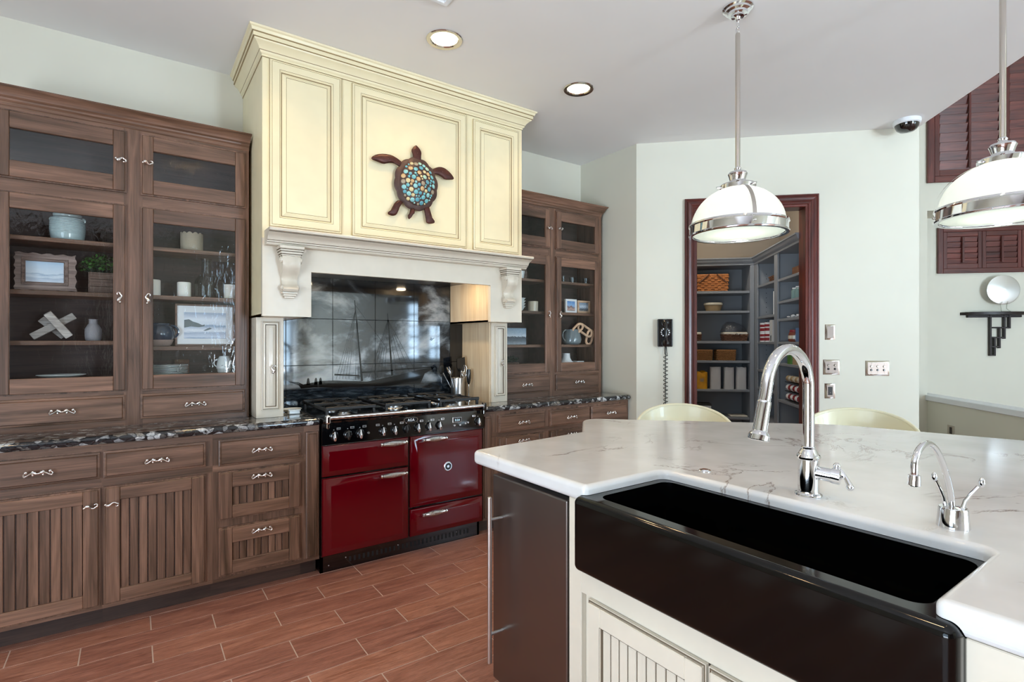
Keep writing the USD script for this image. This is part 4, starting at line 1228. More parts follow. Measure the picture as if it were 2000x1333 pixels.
def whisk(e, d):
    ms = []
    for k in range(5):
        a = PI * k / 5
        tt = np.linspace(0, 2 * PI, 24)
        ms.append(tube(np.stack([e[0] + 0.022 * np.sin(tt) * math.cos(a), e[1] + 0.022 * np.sin(tt) * math.sin(a), e[2] + 0.045 * (1 - np.cos(tt))], 1), 0.0012, 5))
    return join(*ms)


def tong(e, d):
    return join(tube([e, e + d * 0.03 + [-0.01, 0, 0], e + d * 0.07 + [-0.016, 0, 0]], [0.005, 0.011, 0.007], 8), tube([e, e + d * 0.03 + [0.012, 0, 0], e + d * 0.075 + [0.006, 0, 0]], [0.005, 0.009, 0.006], 8))


utensil('spatula', 'broad dark nylon spatula standing in the steel crock', 'spatula', 0.012, -0.01, 0.008, -0.01, 1.12, spat, 'black_plastic')
utensil('serving_spoon', 'dark ladle leaning left out of the steel crock', 'ladle', -0.01, 0.01, -0.10, 0.02, 1.10, spoon, 'black_matte')
utensil('whisk', 'wire whisk leaning right out of the steel crock', 'whisk', 0.022, 0.0, 0.025, -0.02, 1.07, whisk, 'chrome')
utensil('tongs', 'steel tongs leaning left out of the steel crock', 'tongs', -0.02, -0.01, -0.06, -0.02, 1.08, tong, 'chrome')
t = thing('milk_frother', 'black-handled milk frother standing right of the steel crock', 'frother', (2.085, 3.50, 0.89))
part(t, 'handle', lathe([(0, 1.012), (0.006, 1.014), (0.012, 1.03), (0.017, 1.06), (0.0175, 1.10), (0.015, 1.128), (0.0, 1.13)], 20, (2.085, 3.50, 0)), 'black_plastic')
part(t, 'wire', join(cyl((2.085, 3.50, 0.915), (2.085, 3.50, 1.015), 0.003), lathe([(0, 0.89), (0.022, 0.89), (0.022, 0.895), (0.004, 0.90), (0.004, 0.92)], 20, (2.085, 3.5, 0))), 'chrome')
solo('spoon_rest', 'white oval ceramic spoon rest on the granite beside the hob', 'dish', lathe([(0, 0.905), (0.035, 0.905), (0.052, 0.915), (0.062, 0.925), (0.060, 0.927), (0.045, 0.915), (0, 0.911)], 36, (0.798, 3.47, 0), sx=1.0, sy=0.85), 'white_ceramic', (0.798, 3.47, 0.905))
t = thing('butter_dish', 'small white block-shaped dish in front of the oval spoon rest', 'dish', (0.788, 3.365, 0.905))
part(t, 'body', rbox(0.756, 0.82, 3.345, 3.385, 0.905, 0.93, 0.006), 'white_ceramic')
part(t, 'rim', rbox(0.752, 0.824, 3.341, 3.389, 0.926, 0.933, 0.003), 'white_ceramic')

# ================================================================= THINGS IN THE LEFT HUTCH
ZL = (1.852, 1.590, 1.344, 1.155)                  # shelf tops, left bay
ZR = (1.852, 1.590, 1.314, 1.155)                  # right bay


def vessel(name, label, cat, at, prof, m, extra=(), n=40, smooth=30, sx=1.0, sy=1.0):
    t = thing(name, label, cat, at)
    part(t, 'body', lathe(prof, n, at, sx=sx, sy=sy), m, smooth=smooth)
    for nm, mesh, mm in extra:
        part(t, nm, mesh, mm)
    return t


def ear(at, r, ang, w, th=0.004, z=0.0, half=1.0):
    """a handle loop standing out from a vessel"""
    a = np.linspace(-PI / 2 * half, PI / 2 * half, 14)
    d = np.array([math.cos(ang), math.sin(ang), 0])
    return tube(np.array(at) + np.outer(r + w * np.cos(a), d) + np.outer(w * np.sin(a), [0, 0, 1]) + [0, 0, z], th, 8)


at = (-0.273, 3.575, ZL[0])
pf = [(0, 0), (0.062, 0), (0.068, 0.01)]
for i in range(14):
    z = 0.012 + 0.0078 * i
    r = 0.067 + 0.006 * math.sin(PI * i / 14)
    pf += [(r, z), (r + 0.0016, z + 0.004)]
pf += [(0.062, 0.124), (0.058, 0.128), (0.060, 0.140), (0.057, 0.144), (0.053, 0.14), (0.05, 0.02), (0, 0.015)]
vessel('crock', 'pale blue ribbed ceramic crock on the top shelf behind the left hutch door', 'crock', at, pf, 'crock_glaze', [('lug', ear((at[0], at[1], at[2] + 0.115), 0.062, -0.2, 0.010, 0.005), 'crock_glaze'), ('lug', ear((at[0], at[1], at[2] + 0.115), 0.062, PI - 0.2, 0.010, 0.005), 'crock_glaze')])


def wavy(x0, x1, z0, z1, amp, n=14):
    P = []
    for i in range(n):
        P.append((x0 + (x1 - x0) * i / n, z0 + amp * math.sin(i * 2.1) * 0.6))
    for i in range(n):
        P.append((x1 + amp * math.sin(i * 1.7 + 1), z0 + (z1 - z0) * i / n))
    for i in range(n):
        P.append((x1 - (x1 - x0) * i / n, z1 + amp * math.sin(i * 1.9 + 2)))
    for i in range(n):
        P.append((x0 + amp * math.sin(i * 2.3), z1 - (z1 - z0) * i / n))
    return P


t = thing('picture_frame', 'wavy-edged carved wooden frame with a pale seascape, middle shelf of the left hutch', 'picture frame', (-0.354, 3.53, ZL[1]))
o = Polygon(wavy(-0.468, -0.236, 1.595, 1.777, 0.004))
fr_ = prism_y(o.difference(sbox(-0.428, 1.636, -0.284, 1.738)), 3.515, 3.535)
part(t, 'frame', fr_, 'frame_wood')
g = raised(-0.444, -0.266, 1.620, 1.754, 3.515, [(0, 0), (0.002, 0.006), (0.006, 0.007), (0.008, 0.003), (0.012, 0.003), (0.014, 0.006), (0.016, -0.004)], fill=False)
part(t, 'inner_moulding', g['main'], 'frame_wood')
part(t, 'picture', box(-0.430, -0.282, 3.519, 3.53, 1.634, 1.740), 'print_seascape', label='pale seascape print')
part(t, 'easel_back', cbox(-0.37, -0.34, 3.535, 3.60, 1.590, 1.60, 0.001), 'frame_wood')

t = thing('boxed_plant', 'green leafy plant in a weathered wooden box, middle shelf of the left hutch', 'plant', (-0.125, 3.57, ZL[1]))
bx_ = []
for y in (3.515, 3.625):
    for z0 in (1.590, 1.627, 1.664):
        bx_.append(cbox(-0.182, -0.072, y - 0.005, y + 0.005, z0 + 0.001, z0 + 0.036, 0.001))
for x in (-0.182, -0.072):
    bx_.append(cbox(x - 0.005, x + 0.005, 3.515, 3.625, 1.590, 1.70, 0.001))
part(t, 'box', join(*bx_), 'old_box_wood')
part(t, 'soil', box(-0.177, -0.077, 3.52, 3.62, 1.64, 1.685), 'black_matte')


def foliage(cx, cy, z0, rx, ry, h, n, size, seed):
    r = random.Random(seed)
    st, lf = [], []
    for i in range(n):
        a, q = r.uniform(0, 2 * PI), math.sqrt(r.random())
        e = np.array([cx + rx * q * math.cos(a), cy + ry * q * math.sin(a), z0 + h * r.uniform(0.35, 1.0) * (1 - 0.35 * q * q)])
        b = np.array([cx + rx * 0.4 * q * math.cos(a), cy + ry * 0.4 * q * math.sin(a), z0])
        if i % 3 == 0:
            st.append(tube([b, (b + e) / 2 + [0, 0, 0.01], e], 0.0012, 4))
        L = trimesh.creation.icosphere(1, 1.0)
        v = L.vertices * [size * r.uniform(0.7, 1.1), size * 0.6, size * 0.12]
        R = trimesh.transformations.euler_matrix(r.uniform(-0.9, 0.9), r.uniform(-0.9, 0.9), r.uniform(0, 6.28))[:3, :3]
        lf.append(trimesh.Trimesh(v @ R.T + e, L.faces, process=False))
    return join(*st), join(*lf)


s_, l_ = foliage(-0.135, 3.565, 1.68, 0.095, 0.05, 0.125, 150, 0.011, 5)
part(t, 'stem', s_, 'leaf_dark'); part(t, 'leaf', l_, 'leaf_green', kind='stuff')

t = thing('wooden_knot', 'whitewashed wooden cross-shaped sculpture on the third shelf of the left hutch', 'ornament', (-0.325, 3.53, ZL[2]))


def beam(p, q, w, m=0.0):
    p, q = np.array(p, float), np.array(q, float)
    L = np.linalg.norm(q - p)
    b = cbox(-L / 2, L / 2, -w / 2, w / 2, -w / 2, w / 2, 0.002)
    d = (q - p) / L
    side = np.cross([0, -1, 0], d); side /= np.linalg.norm(side)
    R = np.stack([d, np.cross(side, d), side], 1)
    return trimesh.Trimesh(b.vertices @ R.T + (p + q) / 2, b.faces, process=False)


for p, q in (((-0.405, 3.515, 1.362), (-0.243, 3.53, 1.472)), ((-0.345, 3.49, 1.482), (-0.262, 3.515, 1.365)), ((-0.375, 3.555, 1.455), (-0.285, 3.565, 1.365))):
    part(t, 'beam', beam(p, q, 0.034), 'driftwood')
at = (-0.167, 3.53, ZL[2])
vessel('bottle_vase', 'small grey textured bottle vase on the third shelf of the left hutch', 'vase', at, [(0, 0), (0.030, 0), (0.034, 0.008), (0.036, 0.04), (0.035, 0.062), (0.024, 0.082), (0.019, 0.088), (0.018, 0.105), (0.020, 0.112), (0.016, 0.112), (0.014, 0.09), (0, 0.07)], 'grey_bottle')
solo('platter', 'white oval platter on the bottom of the left hutch', 'platter', lathe([(0, 1.155), (0.06, 1.155), (0.09, 1.163), (0.105, 1.170), (0.104, 1.173), (0.085, 1.167), (0, 1.160)], 40, (-0.295, 3.54, 0), sx=0.95, sy=0.7), 'white_ceramic', (-0.295, 3.54, 1.155))

at = (0.276, 3.55, ZR[0])
n = 60
a_ = np.linspace(0, 2 * PI, n, endpoint=False)
topz = 0.098 + 0.010 * np.abs(np.sin(a_ * 6))
V = []
for r, zf in ((0.0, 0.0), (0.052, 0.0), (0.056, 0.01), (0.0565, 0.5), (0.0565, 1.0), (0.0525, 1.0), (0.0515, 0.2), (0.0, 0.2)):
    for k in range(n):
        z = topz[k] if zf == 1.0 else (zf * 0.098)
        V.append([at[0] + r * math.cos(a_[k]), at[1] + r * math.sin(a_[k]), at[2] + z])
t = thing('planter', 'stoneware planter with a scalloped rim on the top shelf of the left hutch', 'planter', at)
part(t, 'body', quads(V, ring_faces(8, n)), 'stoneware')


def candle(label, x, y, z, r, h):
    t = thing('candle', label, 'candle', (x, y, z))
    part(t, 'wax', lathe([(0, 0), (r - 0.001, 0), (r, 0.002), (r, h - 0.004), (r - 0.004, h), (r - 0.012, h - 0.003), (0, h - 0.005)], 32, (x, y, z)), 'candle_wax')
    part(t, 'wick', cyl((x, y, z + h - 0.006), (x + 0.001, y, z + h + 0.006), 0.001, 6), 'black_matte')


candle('white pillar candle half behind the stile at the left of the glass jug', 0.093, 3.53, ZR[1], 0.034, 0.09)
candle('white pillar candle just left of the glass jug in the left hutch', 0.237, 3.53, ZR[1], 0.034, 0.085)
candle('white pillar candle just right of the glass jug in the left hutch', 0.468, 3.53, ZR[1], 0.032, 0.085)
at = (0.347, 3.53, ZR[1])
t = thing('glass_jug', 'smoky glass jug with a narrow neck on the middle shelf of the left hutch', 'jug', at)
part(t, 'body', lathe([(0, 0), (0.052, 0), (0.06, 0.01), (0.062, 0.07), (0.058, 0.10), (0.038, 0.128), (0.026, 0.145), (0.025, 0.21), (0.030, 0.225), (0.026, 0.225), (0.022, 0.21)], 40, at), 'clear_glass')
at = (0.118, 3.53, ZR[2])
vessel('blue_pot', 'round dark blue glazed pot with a clay foot inside the left hutch', 'pot', at, [(0, 0.035), (0.070, 0.035), (0.078, 0.055), (0.080, 0.075), (0.070, 0.105), (0.056, 0.118), (0.055, 0.126), (0.050, 0.126), (0.048, 0.11), (0, 0.06)], 'blue_glaze',
       [('foot', lathe([(0, 0), (0.05, 0), (0.062, 0.012), (0.0705, 0.036), (0, 0.036)], 40, at), 'bare_clay'), ('handle', ear((at[0], at[1], at[2] + 0.08), 0.06, -0.3, 0.035, 0.005), 'blue_glaze'), ('handle', ear((at[0], at[1], at[2] + 0.08), 0.06, PI - 0.3, 0.03, 0.005), 'blue_glaze')])

t = thing('framed_print', 'wood-framed print of a rocky coast on the third shelf of the left hutch', 'picture', (0.342, 3.52, ZR[2]))
g = raised(0.193, 0.492, 1.3145, 1.553, 3.525, [(0, -0.012), (0, 0.008), (0.002, 0.010), (0.009, 0.010), (0.011, 0.003)], fill=False)
part(t, 'frame', g['main'], 'walnut_cross')
part(t, 'mat_board', box(0.20, 0.485, 3.523, 3.532, 1.32, 1.546), 'plastic_white')
part(t, 'picture', box(0.236, 0.446, 3.5215, 3.5228, 1.357, 1.506), 'print_coast')
part(t, 'headland', prism_y(Polygon([(0.237, 1.462), (0.26, 1.466), (0.28, 1.453), (0.305, 1.445), (0.325, 1.434), (0.338, 1.438), (0.337, 1.428), (0.31, 1.422), (0.27, 1.426), (0.237, 1.418)]), 3.5208, 3.5215), 'bluegrey_glaze')
part(t, 'sea_rock', prism_y(Polygon([(0.330, 1.402), (0.352, 1.416), (0.364, 1.420), (0.374, 1.414), (0.36, 1.408), (0.345, 1.402)]), 3.5208, 3.5215), 'bluegrey_glaze')

PLP = [(0, 0), (0.06, 0.0), (0.085, 0.003), (0.105, 0.0075), (0.105, 0.0095), (0.085, 0.006), (0, 0.003)]
pl = thing('plate', 'white dinner plate, lowest of the stack in the bottom of the left hutch', 'plate', (0.155, 3.56, 1.155), group='stacked white plates')
part(pl, 'dish', lathe(PLP, 40, (0.155, 3.56, 1.155)), 'white_ceramic')
names = ('second', 'third', 'fourth', 'fifth', 'sixth')
for i in range(6):
    lab = f'white dinner plate, {names[i]} from the bottom of the stack in the left hutch' if i < 5 else 'white dinner plate, topmost of the stack in the left hutch'
    dup(pl, 'plate', lab, (0.155 + 0.001 * (i % 2), 3.56, 1.155 + 0.0078 * (i + 1)))
solo('small_box', 'small dark card box behind the stacked plates in the left hutch', 'box', join(cbox(0.20, 0.272, 3.665, 3.70, 1.155, 1.235, 0.002)), 'wicker_dark', (0.236, 3.68, 1.155))
t = thing('teacup', 'white cup upside down on top of another in the bottom right of the left hutch', 'cup', (0.44, 3.53, 1.182))
part(t, 'body', lathe([(0.042, 0.0), (0.043, 0.002), (0.040, 0.03), (0.034, 0.06), (0.028, 0.068), (0.027, 0.073), (0, 0.072)], 36, (0.44, 3.53, 1.182)), 'white_ceramic')
part(t, 'handle', ear((0.44, 3.53, 1.182), 0.034, PI - 0.35, 0.022, 0.0032, 0.032), 'white_ceramic')
part(t, 'painted_sprig', join(*[tube([(0.44 + 0.0415 * math.cos(a), 3.53 + 0.0415 * math.sin(a), 1.198 + 0.004 * math.sin(9 * a)) for a in np.linspace(-2.1 + k * 0.42, -1.85 + k * 0.42, 8)], 0.0011, 5) for k in range(4)]), 'dark_print')
t = thing('teacup', 'white cup underneath the upturned cup in the bottom right of the left hutch', 'cup', (0.44, 3.53, 1.155))
part(t, 'body', lathe([(0, 0), (0.030, 0), (0.037, 0.008), (0.039, 0.0265), (0.036, 0.0265), (0.03, 0.01), (0, 0.008)], 36, (0.44, 3.53, 1.155)), 'white_ceramic')

# ================================================================= THINGS IN THE RIGHT HUTCH
at = (2.603, 3.54, 1.852)
vessel('plant_pot', 'small white tapered pot on the top shelf of the right hutch', 'pot', at, [(0, 0), (0.026, 0), (0.028, 0.004), (0.036, 0.068), (0.034, 0.068), (0.026, 0.01), (0, 0.01)], 'white_ceramic')
at = (2.665, 3.60, 1.852)
vessel('dark_jug', 'dark rounded jug with a spout behind the white pot in the right hutch', 'jug', at, [(0, 0), (0.03, 0), (0.042, 0.03), (0.044, 0.07), (0.030, 0.105), (0.018, 0.118), (0.020, 0.135), (0.014, 0.135), (0, 0.11)], 'old_box_wood', [('spout', tube([(2.695, 3.60, 1.95), (2.715, 3.595, 1.975), (2.72, 3.59, 1.985)], [0.01, 0.007, 0.006], 8), 'old_box_wood')])
for i, (x, y, lab) in enumerate(((3.04, 3.52, 'small clear drinking glass at the left of the top shelf in the right hutch'), (3.165, 3.54, 'small clear drinking glass in the middle of the top shelf in the right hutch'), (3.205, 3.57, 'small clear drinking glass half behind the middle one in the right hutch'), (3.31, 3.52, 'small clear drinking glass at the right of the top shelf in the right hutch'))):
    vessel('drinking_glass', lab, 'glass', (x, y, 1.852), [(0, 0), (0.022, 0), (0.024, 0.003), (0.028, 0.055), (0.0265, 0.055), (0.022, 0.006), (0, 0.006)], 'clear_glass', n=24)
for i, (h0, r0) in enumerate(((0.0, 0.045), (0.022, 0.046), (0.044, 0.046), (0.066, 0.046))):
    lab = ('lowest', 'second', 'third', 'topmost')[i]
    vessel('bowl', f'white bowl, {lab} of the four nested on the middle shelf of the right hutch', 'bowl', (2.585, 3.53, 1.59 + h0), [(0, 0), (r0 * 0.5, 0), (r0 * 0.55, 0.004), (r0 * 1.05, 0.036), (r0 * 1.15, 0.040), (r0 * 1.1, 0.041), (r0 * 0.95, 0.034), (r0 * 0.5, 0.008), (0, 0.006)], 'white_ceramic', n=32)
at = (2.727, 3.53, 1.59)
vessel('cream_tumbler', 'plain cream cylindrical cup on the middle shelf of the right hutch', 'cup', at, [(0, 0), (0.042, 0), (0.044, 0.003), (0.044, 0.082), (0.042, 0.085), (0.04, 0.082), (0.039, 0.01), (0, 0.01)], 'cream_glaze')
t = thing('canvas_painting', 'unframed blue and grey beach painting on the third shelf of the right hutch', 'painting', (2.54, 3.53, 1.314))
part(t, 'canvas', cbox(2.43, 2.648, 3.52, 3.545, 1.314, 1.45, 0.002), 'print_canvas')
s_, l_ = foliage(2.50, 3.55, 1.165, 0.085, 0.05, 0.06, 130, 0.010, 9)
t = thing('succulent', 'low dark green succulent in the bottom of the right hutch', 'plant', (2.50, 3.55, 1.155))
part(t, 'tray', cbox(2.43, 2.57, 3.51, 3.59, 1.155, 1.17, 0.003), 'old_box_wood'); part(t, 'stem', s_, 'leaf_dark'); part(t, 'leaf', l_, 'leaf_dark', kind='stuff')
for nm, lab, x0, x1, z1, pm in (('photo_frame', 'small white upright photo frame on the middle shelf of the right hutch', 3.066, 3.198, 1.712, 'photo_people'), ('photo_frame', 'small pale wood photo frame at the right of the middle shelf in the right hutch', 3.208, 3.360, 1.705, 'photo_beach')):
    t = thing(nm, lab, 'picture frame', ((x0 + x1) / 2, 3.51, 1.59))
    part(t, 'frame', raised(x0, x1, 1.5905, z1, 3.515, [(0, -0.012), (0, 0.006), (0.002, 0.008), (0.018, 0.008), (0.02, 0.002)], fill=False)['main'], 'plastic_white' if pm == 'photo_people' else 'pale_wood')
    part(t, 'photograph', box(x0 + 0.018, x1 - 0.018, 3.514, 3.524, 1.608, z1 - 0.018), pm)
at = (3.155, 3.53, 1.314)
vessel('pitcher', 'round blue grey glazed pitcher on the third shelf of the right hutch', 'pitcher', at, [(0, 0), (0.066, 0), (0.082, 0.015), (0.088, 0.045), (0.080, 0.085), (0.068, 0.115), (0.066, 0.132), (0.062, 0.132), (0.06, 0.11), (0, 0.02)], 'bluegrey_glaze', [('handle', ear((at[0], at[1], at[2] + 0.08), 0.075, PI + 0.15, 0.046, 0.006), 'bluegrey_glaze')])


def link(c, L, w, r, ang, tiltx=0.0):
    a = np.linspace(0, 2 * PI, 40, endpoint=False)
    x = (w) * np.cos(a); z = w * np.sin(a) + np.sign(np.sin(a)) * (L / 2 - w)
    P = np.stack([x, np.zeros(40), z], 1)
    R = trimesh.transformations.euler_matrix(tiltx, math.radians(ang), 0)[:3, :3]
    return tube(P @ R.T + c, r, 10, closed=True)


t = thing('wooden_chain', 'chain of three pale wooden links draped over the pitcher in the right hutch', 'ornament', (3.27, 3.49, 1.314))
part(t, 'link', link((3.165, 3.46, 1.452), 0.10, 0.032, 0.0105, 35, 0.5), 'pale_wood')
part(t, 'link', link((3.245, 3.455, 1.438), 0.15, 0.033, 0.0105, -58, -0.2), 'pale_wood')
part(t, 'link', link((3.305, 3.46, 1.378), 0.125, 0.033, 0.0105, 8, 0.15), 'pale_wood')
at = (3.09, 3.53, 1.155)
vessel('flared_vase', 'white vase flared at the foot in the bottom of the right hutch', 'vase', at, [(0, 0), (0.068, 0), (0.070, 0.003), (0.05, 0.018), (0.038, 0.04), (0.034, 0.075), (0.035, 0.082), (0.031, 0.082), (0.03, 0.06), (0, 0.05)], 'plastic_white')
solo('soap_dish', 'small white flat dish beside the flared vase in the right hutch', 'dish', rbox(3.185, 3.27, 3.49, 3.55, 1.155, 1.168, 0.005), 'plastic_white', (3.23, 3.52, 1.155))

# ================================================================= ISLAND
IT = 0.914
corners = [(1.085, 0.318), (1.085, -0.75), (3.15, -0.75), (3.15, 0.55), (2.96, 1.27), (2.04, 2.19), (1.735, 1.868), (1.085, 1.80), (1.085, 1.155), (1.440, 1.155), (1.440, 0.318)]
rad = [0.019, 0.03, 0.05, 0.5, 0.35, 0.09, 0.03, 0.035, 0.019, 0.035, 0.03]
wt_ = slab(round_corner(corners, rad, 7), 0.862, IT, 0.016, seg=5)
wt_.merge_vertices()
wt_ = man(wt_) - man(rbox(1.0565, 1.4565, 0.2765, 1.1835, 0.6, 0.8848, 0.02, 3))   # rebate that the sink rim sits in
solo('island_worktop', 'white veined quartz island worktop cut out around the black sink', 'worktop', wt_, 'quartz', (2.1, 0.8, 0.862))
t = thing('kitchen_island', 'cream glazed island cabinet with beadboard doors below the black sink', 'island', (1.3, 0.5, 0), fr=FRAME_I)
# frame_I: X = -y, Y = x
IF = 1.10
body = Polygon([(-1.66, IF + 0.58), (-1.66, IF + 0.60), (-1.62, 1.72), (-0.6, 2.75), (0.6, 2.75), (0.6, IF + 0.02), (-0.28, IF + 0.02), (-0.28, 1.46), (-1.19, 1.46), (-1.19, IF + 0.58)])
part(t, 'carcass', prism_z(body, 0.1, 0.861), 'cream_island', smooth=False)
part(t, 'carcass', box(-1.24, -0.27, IF + 0.02, 1.46, 0.1, 0.64), 'cream_island')
part(t, 'frame_stile', cbox(-1.243, -1.187, IF, IF + 0.02, 0.0, 0.861, 0.002), 'cream_island')
part(t, 'frame_rail', box(-1.187, -0.27, IF + 0.001, IF + 0.02, 0.586, 0.662), 'cream_island')
part(t, 'frame_rail', box(-1.187, -0.27, IF + 0.001, IF + 0.02, 0.0, 0.12), 'cream_island')
part(t, 'side_panel', cbox(-0.278, -0.175, IF - 0.004, IF + 0.02, 0.0, 0.861, 0.002), 'cream_island')
part(t, 'toe_kick', box(-1.187, 0.6, IF + 0.06, IF + 0.07, 0, 0.1), 'walnut_dark')
for a, b in ((-1.146, -0.751), (-0.744, -0.349)):
    frame_door(t, 'door', a, b, 0.13, 0.586, IF, 0.055, 0.062, 'cream_island', 'cream_island', boards=9, bm='cream_island', gl='glaze_dark')
    g = raised(a, b, 0.13, 0.586, IF, [(0.002, 0.0112), (0.0065, 0.0112, 'glaze'), (0.0068, 0.0196)], fill=False)
    part(t, 'glaze_line', g['glaze'], 'glaze_dark')
for a, b in ((-0.165, 0.25), (0.26, 0.59)):
    frame_door(t, 'door', a, b, 0.13, 0.83, IF, 0.055, 0.062, 'cream_island', 'cream_island', boards=9, bm='cream_island', gl='glaze_dark')

t = thing('undercounter_fridge', 'brushed dark steel undercounter fridge at the left end of the island', 'fridge', (-1.46, IF + 0.3, 0), fr=FRAME_I)
part(t, 'body', box(-1.655, -1.265, IF + 0.035, IF + 0.57, 0.02, 0.84), 'black_plastic')
part(t, 'door', rbox(-1.668, -1.250, IF - 0.002, IF + 0.033, 0.085, 0.845, 0.006), 'brushed_steel')
part(t, 'kick_plate', cbox(-1.655, -1.265, IF + 0.05, IF + 0.06, 0.0, 0.08, 0.001), 'black_plastic')
part(t, 'handle', join(cyl((-1.604, IF - 0.058, 0.187), (-1.604, IF - 0.058, 0.782), 0.0085, 18, 0.002), cyl((-1.604, IF - 0.058, 0.29), (-1.604, IF, 0.29), 0.006, 14), cyl((-1.604, IF - 0.058, 0.70), (-1.604, IF, 0.70), 0.006, 14)), 'steel_bright', label='steel bar handle')

# farmhouse sink
t = thing('farmhouse_sink', 'glossy black apron-front sink set into the white island worktop', 'sink', (-0.73, 1.26, 0.66), fr=FRAME_I)
outer = man(rbox(-1.182, -0.278, 1.058, 1.455, 0.665, 0.884, 0.02, 3))
# the basin narrows a little towards the floor
pts = []
for (x0, x1, y0, y1, z) in ((-1.135, -0.325, 1.106, 1.425, 0.93), (-1.115, -0.345, 1.118, 1.41, 0.705)):
    for x in (x0 + 0.035, x1 - 0.035):
        for y in (y0 + 0.035, y1 - 0.035):
            pts.append(((x, y, z + 0.035), 0.035))
inner = hull_of(pts, 32)
part(t, 'basin', outer - inner, 'sink_black', smooth=40)
part(t, 'drain', lathe([(0, 0.002), (0.03, 0.002), (0.042, 0.004), (0.045, 0.001), (0.045, 0.0)][::-1], 32, (-0.73, 1.28, 0.705)), 'black_plastic')
part(t, 'bottom_grid', join(*([cyl((-1.06, y, 0.722), (-0.40, y, 0.722), 0.003, 6) for y in np.linspace(1.16, 1.38, 8)] + [cyl((x, 1.15, 0.717), (x, 1.39, 0.717), 0.003, 6) for x in np.linspace(-1.05, -0.41, 18)] + [cyl((x, y, 0.70), (x, y, 0.72), 0.005, 6) for x in (-1.05, -0.41) for y in (1.16, 1.38)])), 'black_matte')

# main faucet
fx, fy = 1.525, 0.728
t = thing('faucet', 'tall polished chrome pull-down faucet behind the black sink', 'faucet', (fx, fy, IT))
part(t, 'base', lathe([(0, 0), (0.034, 0), (0.035, 0.003), (0.034, 0.006), (0.028, 0.010), (0.027, 0.016), (0.0265, 0.10), (0.030, 0.103), (0.031, 0.108), (0.029, 0.113), (0.026, 0.115), (0.022, 0.124), (0.018, 0.130), (0.0185, 0.134), (0.016, 0.137), (0, 0.138)], 36, (fx, fy, IT)), 'chrome')
R = 0.108
pts = [(fx, fy, IT + 0.13 + 0.02 * i) for i in range(9)]
zc = IT + 0.297
for i in range(1, 25):
    a = PI * 0.93 * i / 24
    pts.append((fx - R + R * math.cos(a), fy, zc + R * math.sin(a)))
e = np.array(pts[-1]); d = e - np.array(pts[-2]); d /= np.linalg.norm(d)
for i in range(1, 5):
    pts.append(tuple(e + d * 0.012 * i))
part(t, 'spout', tube(pts, 0.0148, 20), 'chrome')
e = np.array(pts[-1])
part(t, 'spray_head', join(tube([e - d * 0.002, e, e + d * 0.004, e + d * 0.075, e + d * 0.08, e + d * 0.086, e + d * 0.098, e + d * 0.1], [0.0152, 0.0165, 0.0168, 0.0172, 0.022, 0.0255, 0.0255, 0.021], 24)), 'chrome')
hb = np.array([fx, fy, IT + 0.067])
hd = np.array([0.25, -1.0, -0.05]); hd /= np.linalg.norm(hd)
part(t, 'valve', join(tube([hb, hb + hd * 0.055, hb + hd * 0.056, hb + hd * 0.076, hb + hd * 0.077, hb + hd * 0.082], [0.0185, 0.0185, 0.0215, 0.0215, 0.017, 0.004], 22)), 'chrome')
lv = hb + hd * 0.074
ld = np.array([0.1, 0.55, 0.85]); ld /= np.linalg.norm(ld)
part(t, 'lever', join(tube([lv - ld * 0.025 + hd * 0.014, lv + ld * 0.0 + hd * 0.015, lv + ld * 0.026 + hd * 0.010], [0.008, 0.006, 0.005], 10), ball(lv - ld * 0.027 + hd * 0.012, 0.0095, 2), ball(lv + ld * 0.032 + hd * 0.009, 0.009, 2)), 'chrome')

hx, hy = 1.535, 0.411
t = thing('hot_water_tap', 'small chrome gooseneck tap with two levers right of the tall faucet', 'tap', (hx, hy, IT))
part(t, 'base', lathe([(0, 0), (0.031, 0), (0.0315, 0.002), (0.028, 0.042), (0.026, 0.046), (0.012, 0.049), (0, 0.05)], 36, (hx, hy, IT)), 'chrome')
from scipy.interpolate import CubicSpline
L_ = np.array([(0.0, 0.040), (0.012, 0.084), (0.036, 0.122), (0.066, 0.158), (0.105, 0.190), (0.154, 0.209), (0.198, 0.203), (0.222, 0.188), (0.230, 0.170), (0.230, 0.150)])
q_ = np.linspace(0, 9, 44)
gp = [(hx - float(u), hy + 0.002, IT + float(v)) for u, v in CubicSpline(np.arange(10), L_)(q_)]
part(t, 'spout', tube(gp, 0.0065, 14), 'chrome')
g0 = np.array(gp[-1])
part(t, 'nozzle', tube([g0 + [0, 0, 0.004], g0 + [0, 0, 0.002], g0 - [0, 0, 0.018], g0 - [0, 0, 0.02]], [0.0065, 0.0105, 0.0115, 0.009], 18), 'chrome')
for dy, ld in ((0.016, (-0.012, 0.016)), (-0.016, (0.01, -0.03))):
    b = np.array([hx + 0.004, hy + dy, IT + 0.044])
    o = lambda k, z: b + [ld[0] * k, ld[1] * k, z]
    part(t, 'lever', join(tube([b, o(0.15, 0.02), o(0.55, 0.042), o(0.85, 0.056)], [0.0045, 0.004, 0.0035, 0.0035], 10), ball(o(1.05, 0.066), 0.0075, 2, (0.8, 0.8, 1.5))), 'chrome')
solo('air_switch', 'round chrome push button set in the white worktop left of the faucet', 'button', lathe([(0, 0.006), (0.012, 0.006), (0.013, 0.004), (0.018, 0.004), (0.0195, 0.002), (0.0195, 0)][::-1], 32, (1.534, 1.062, IT)), 'chrome', (1.534, 1.062, IT))

# ---- counter stools
CX, CY = 2.69, 2.02


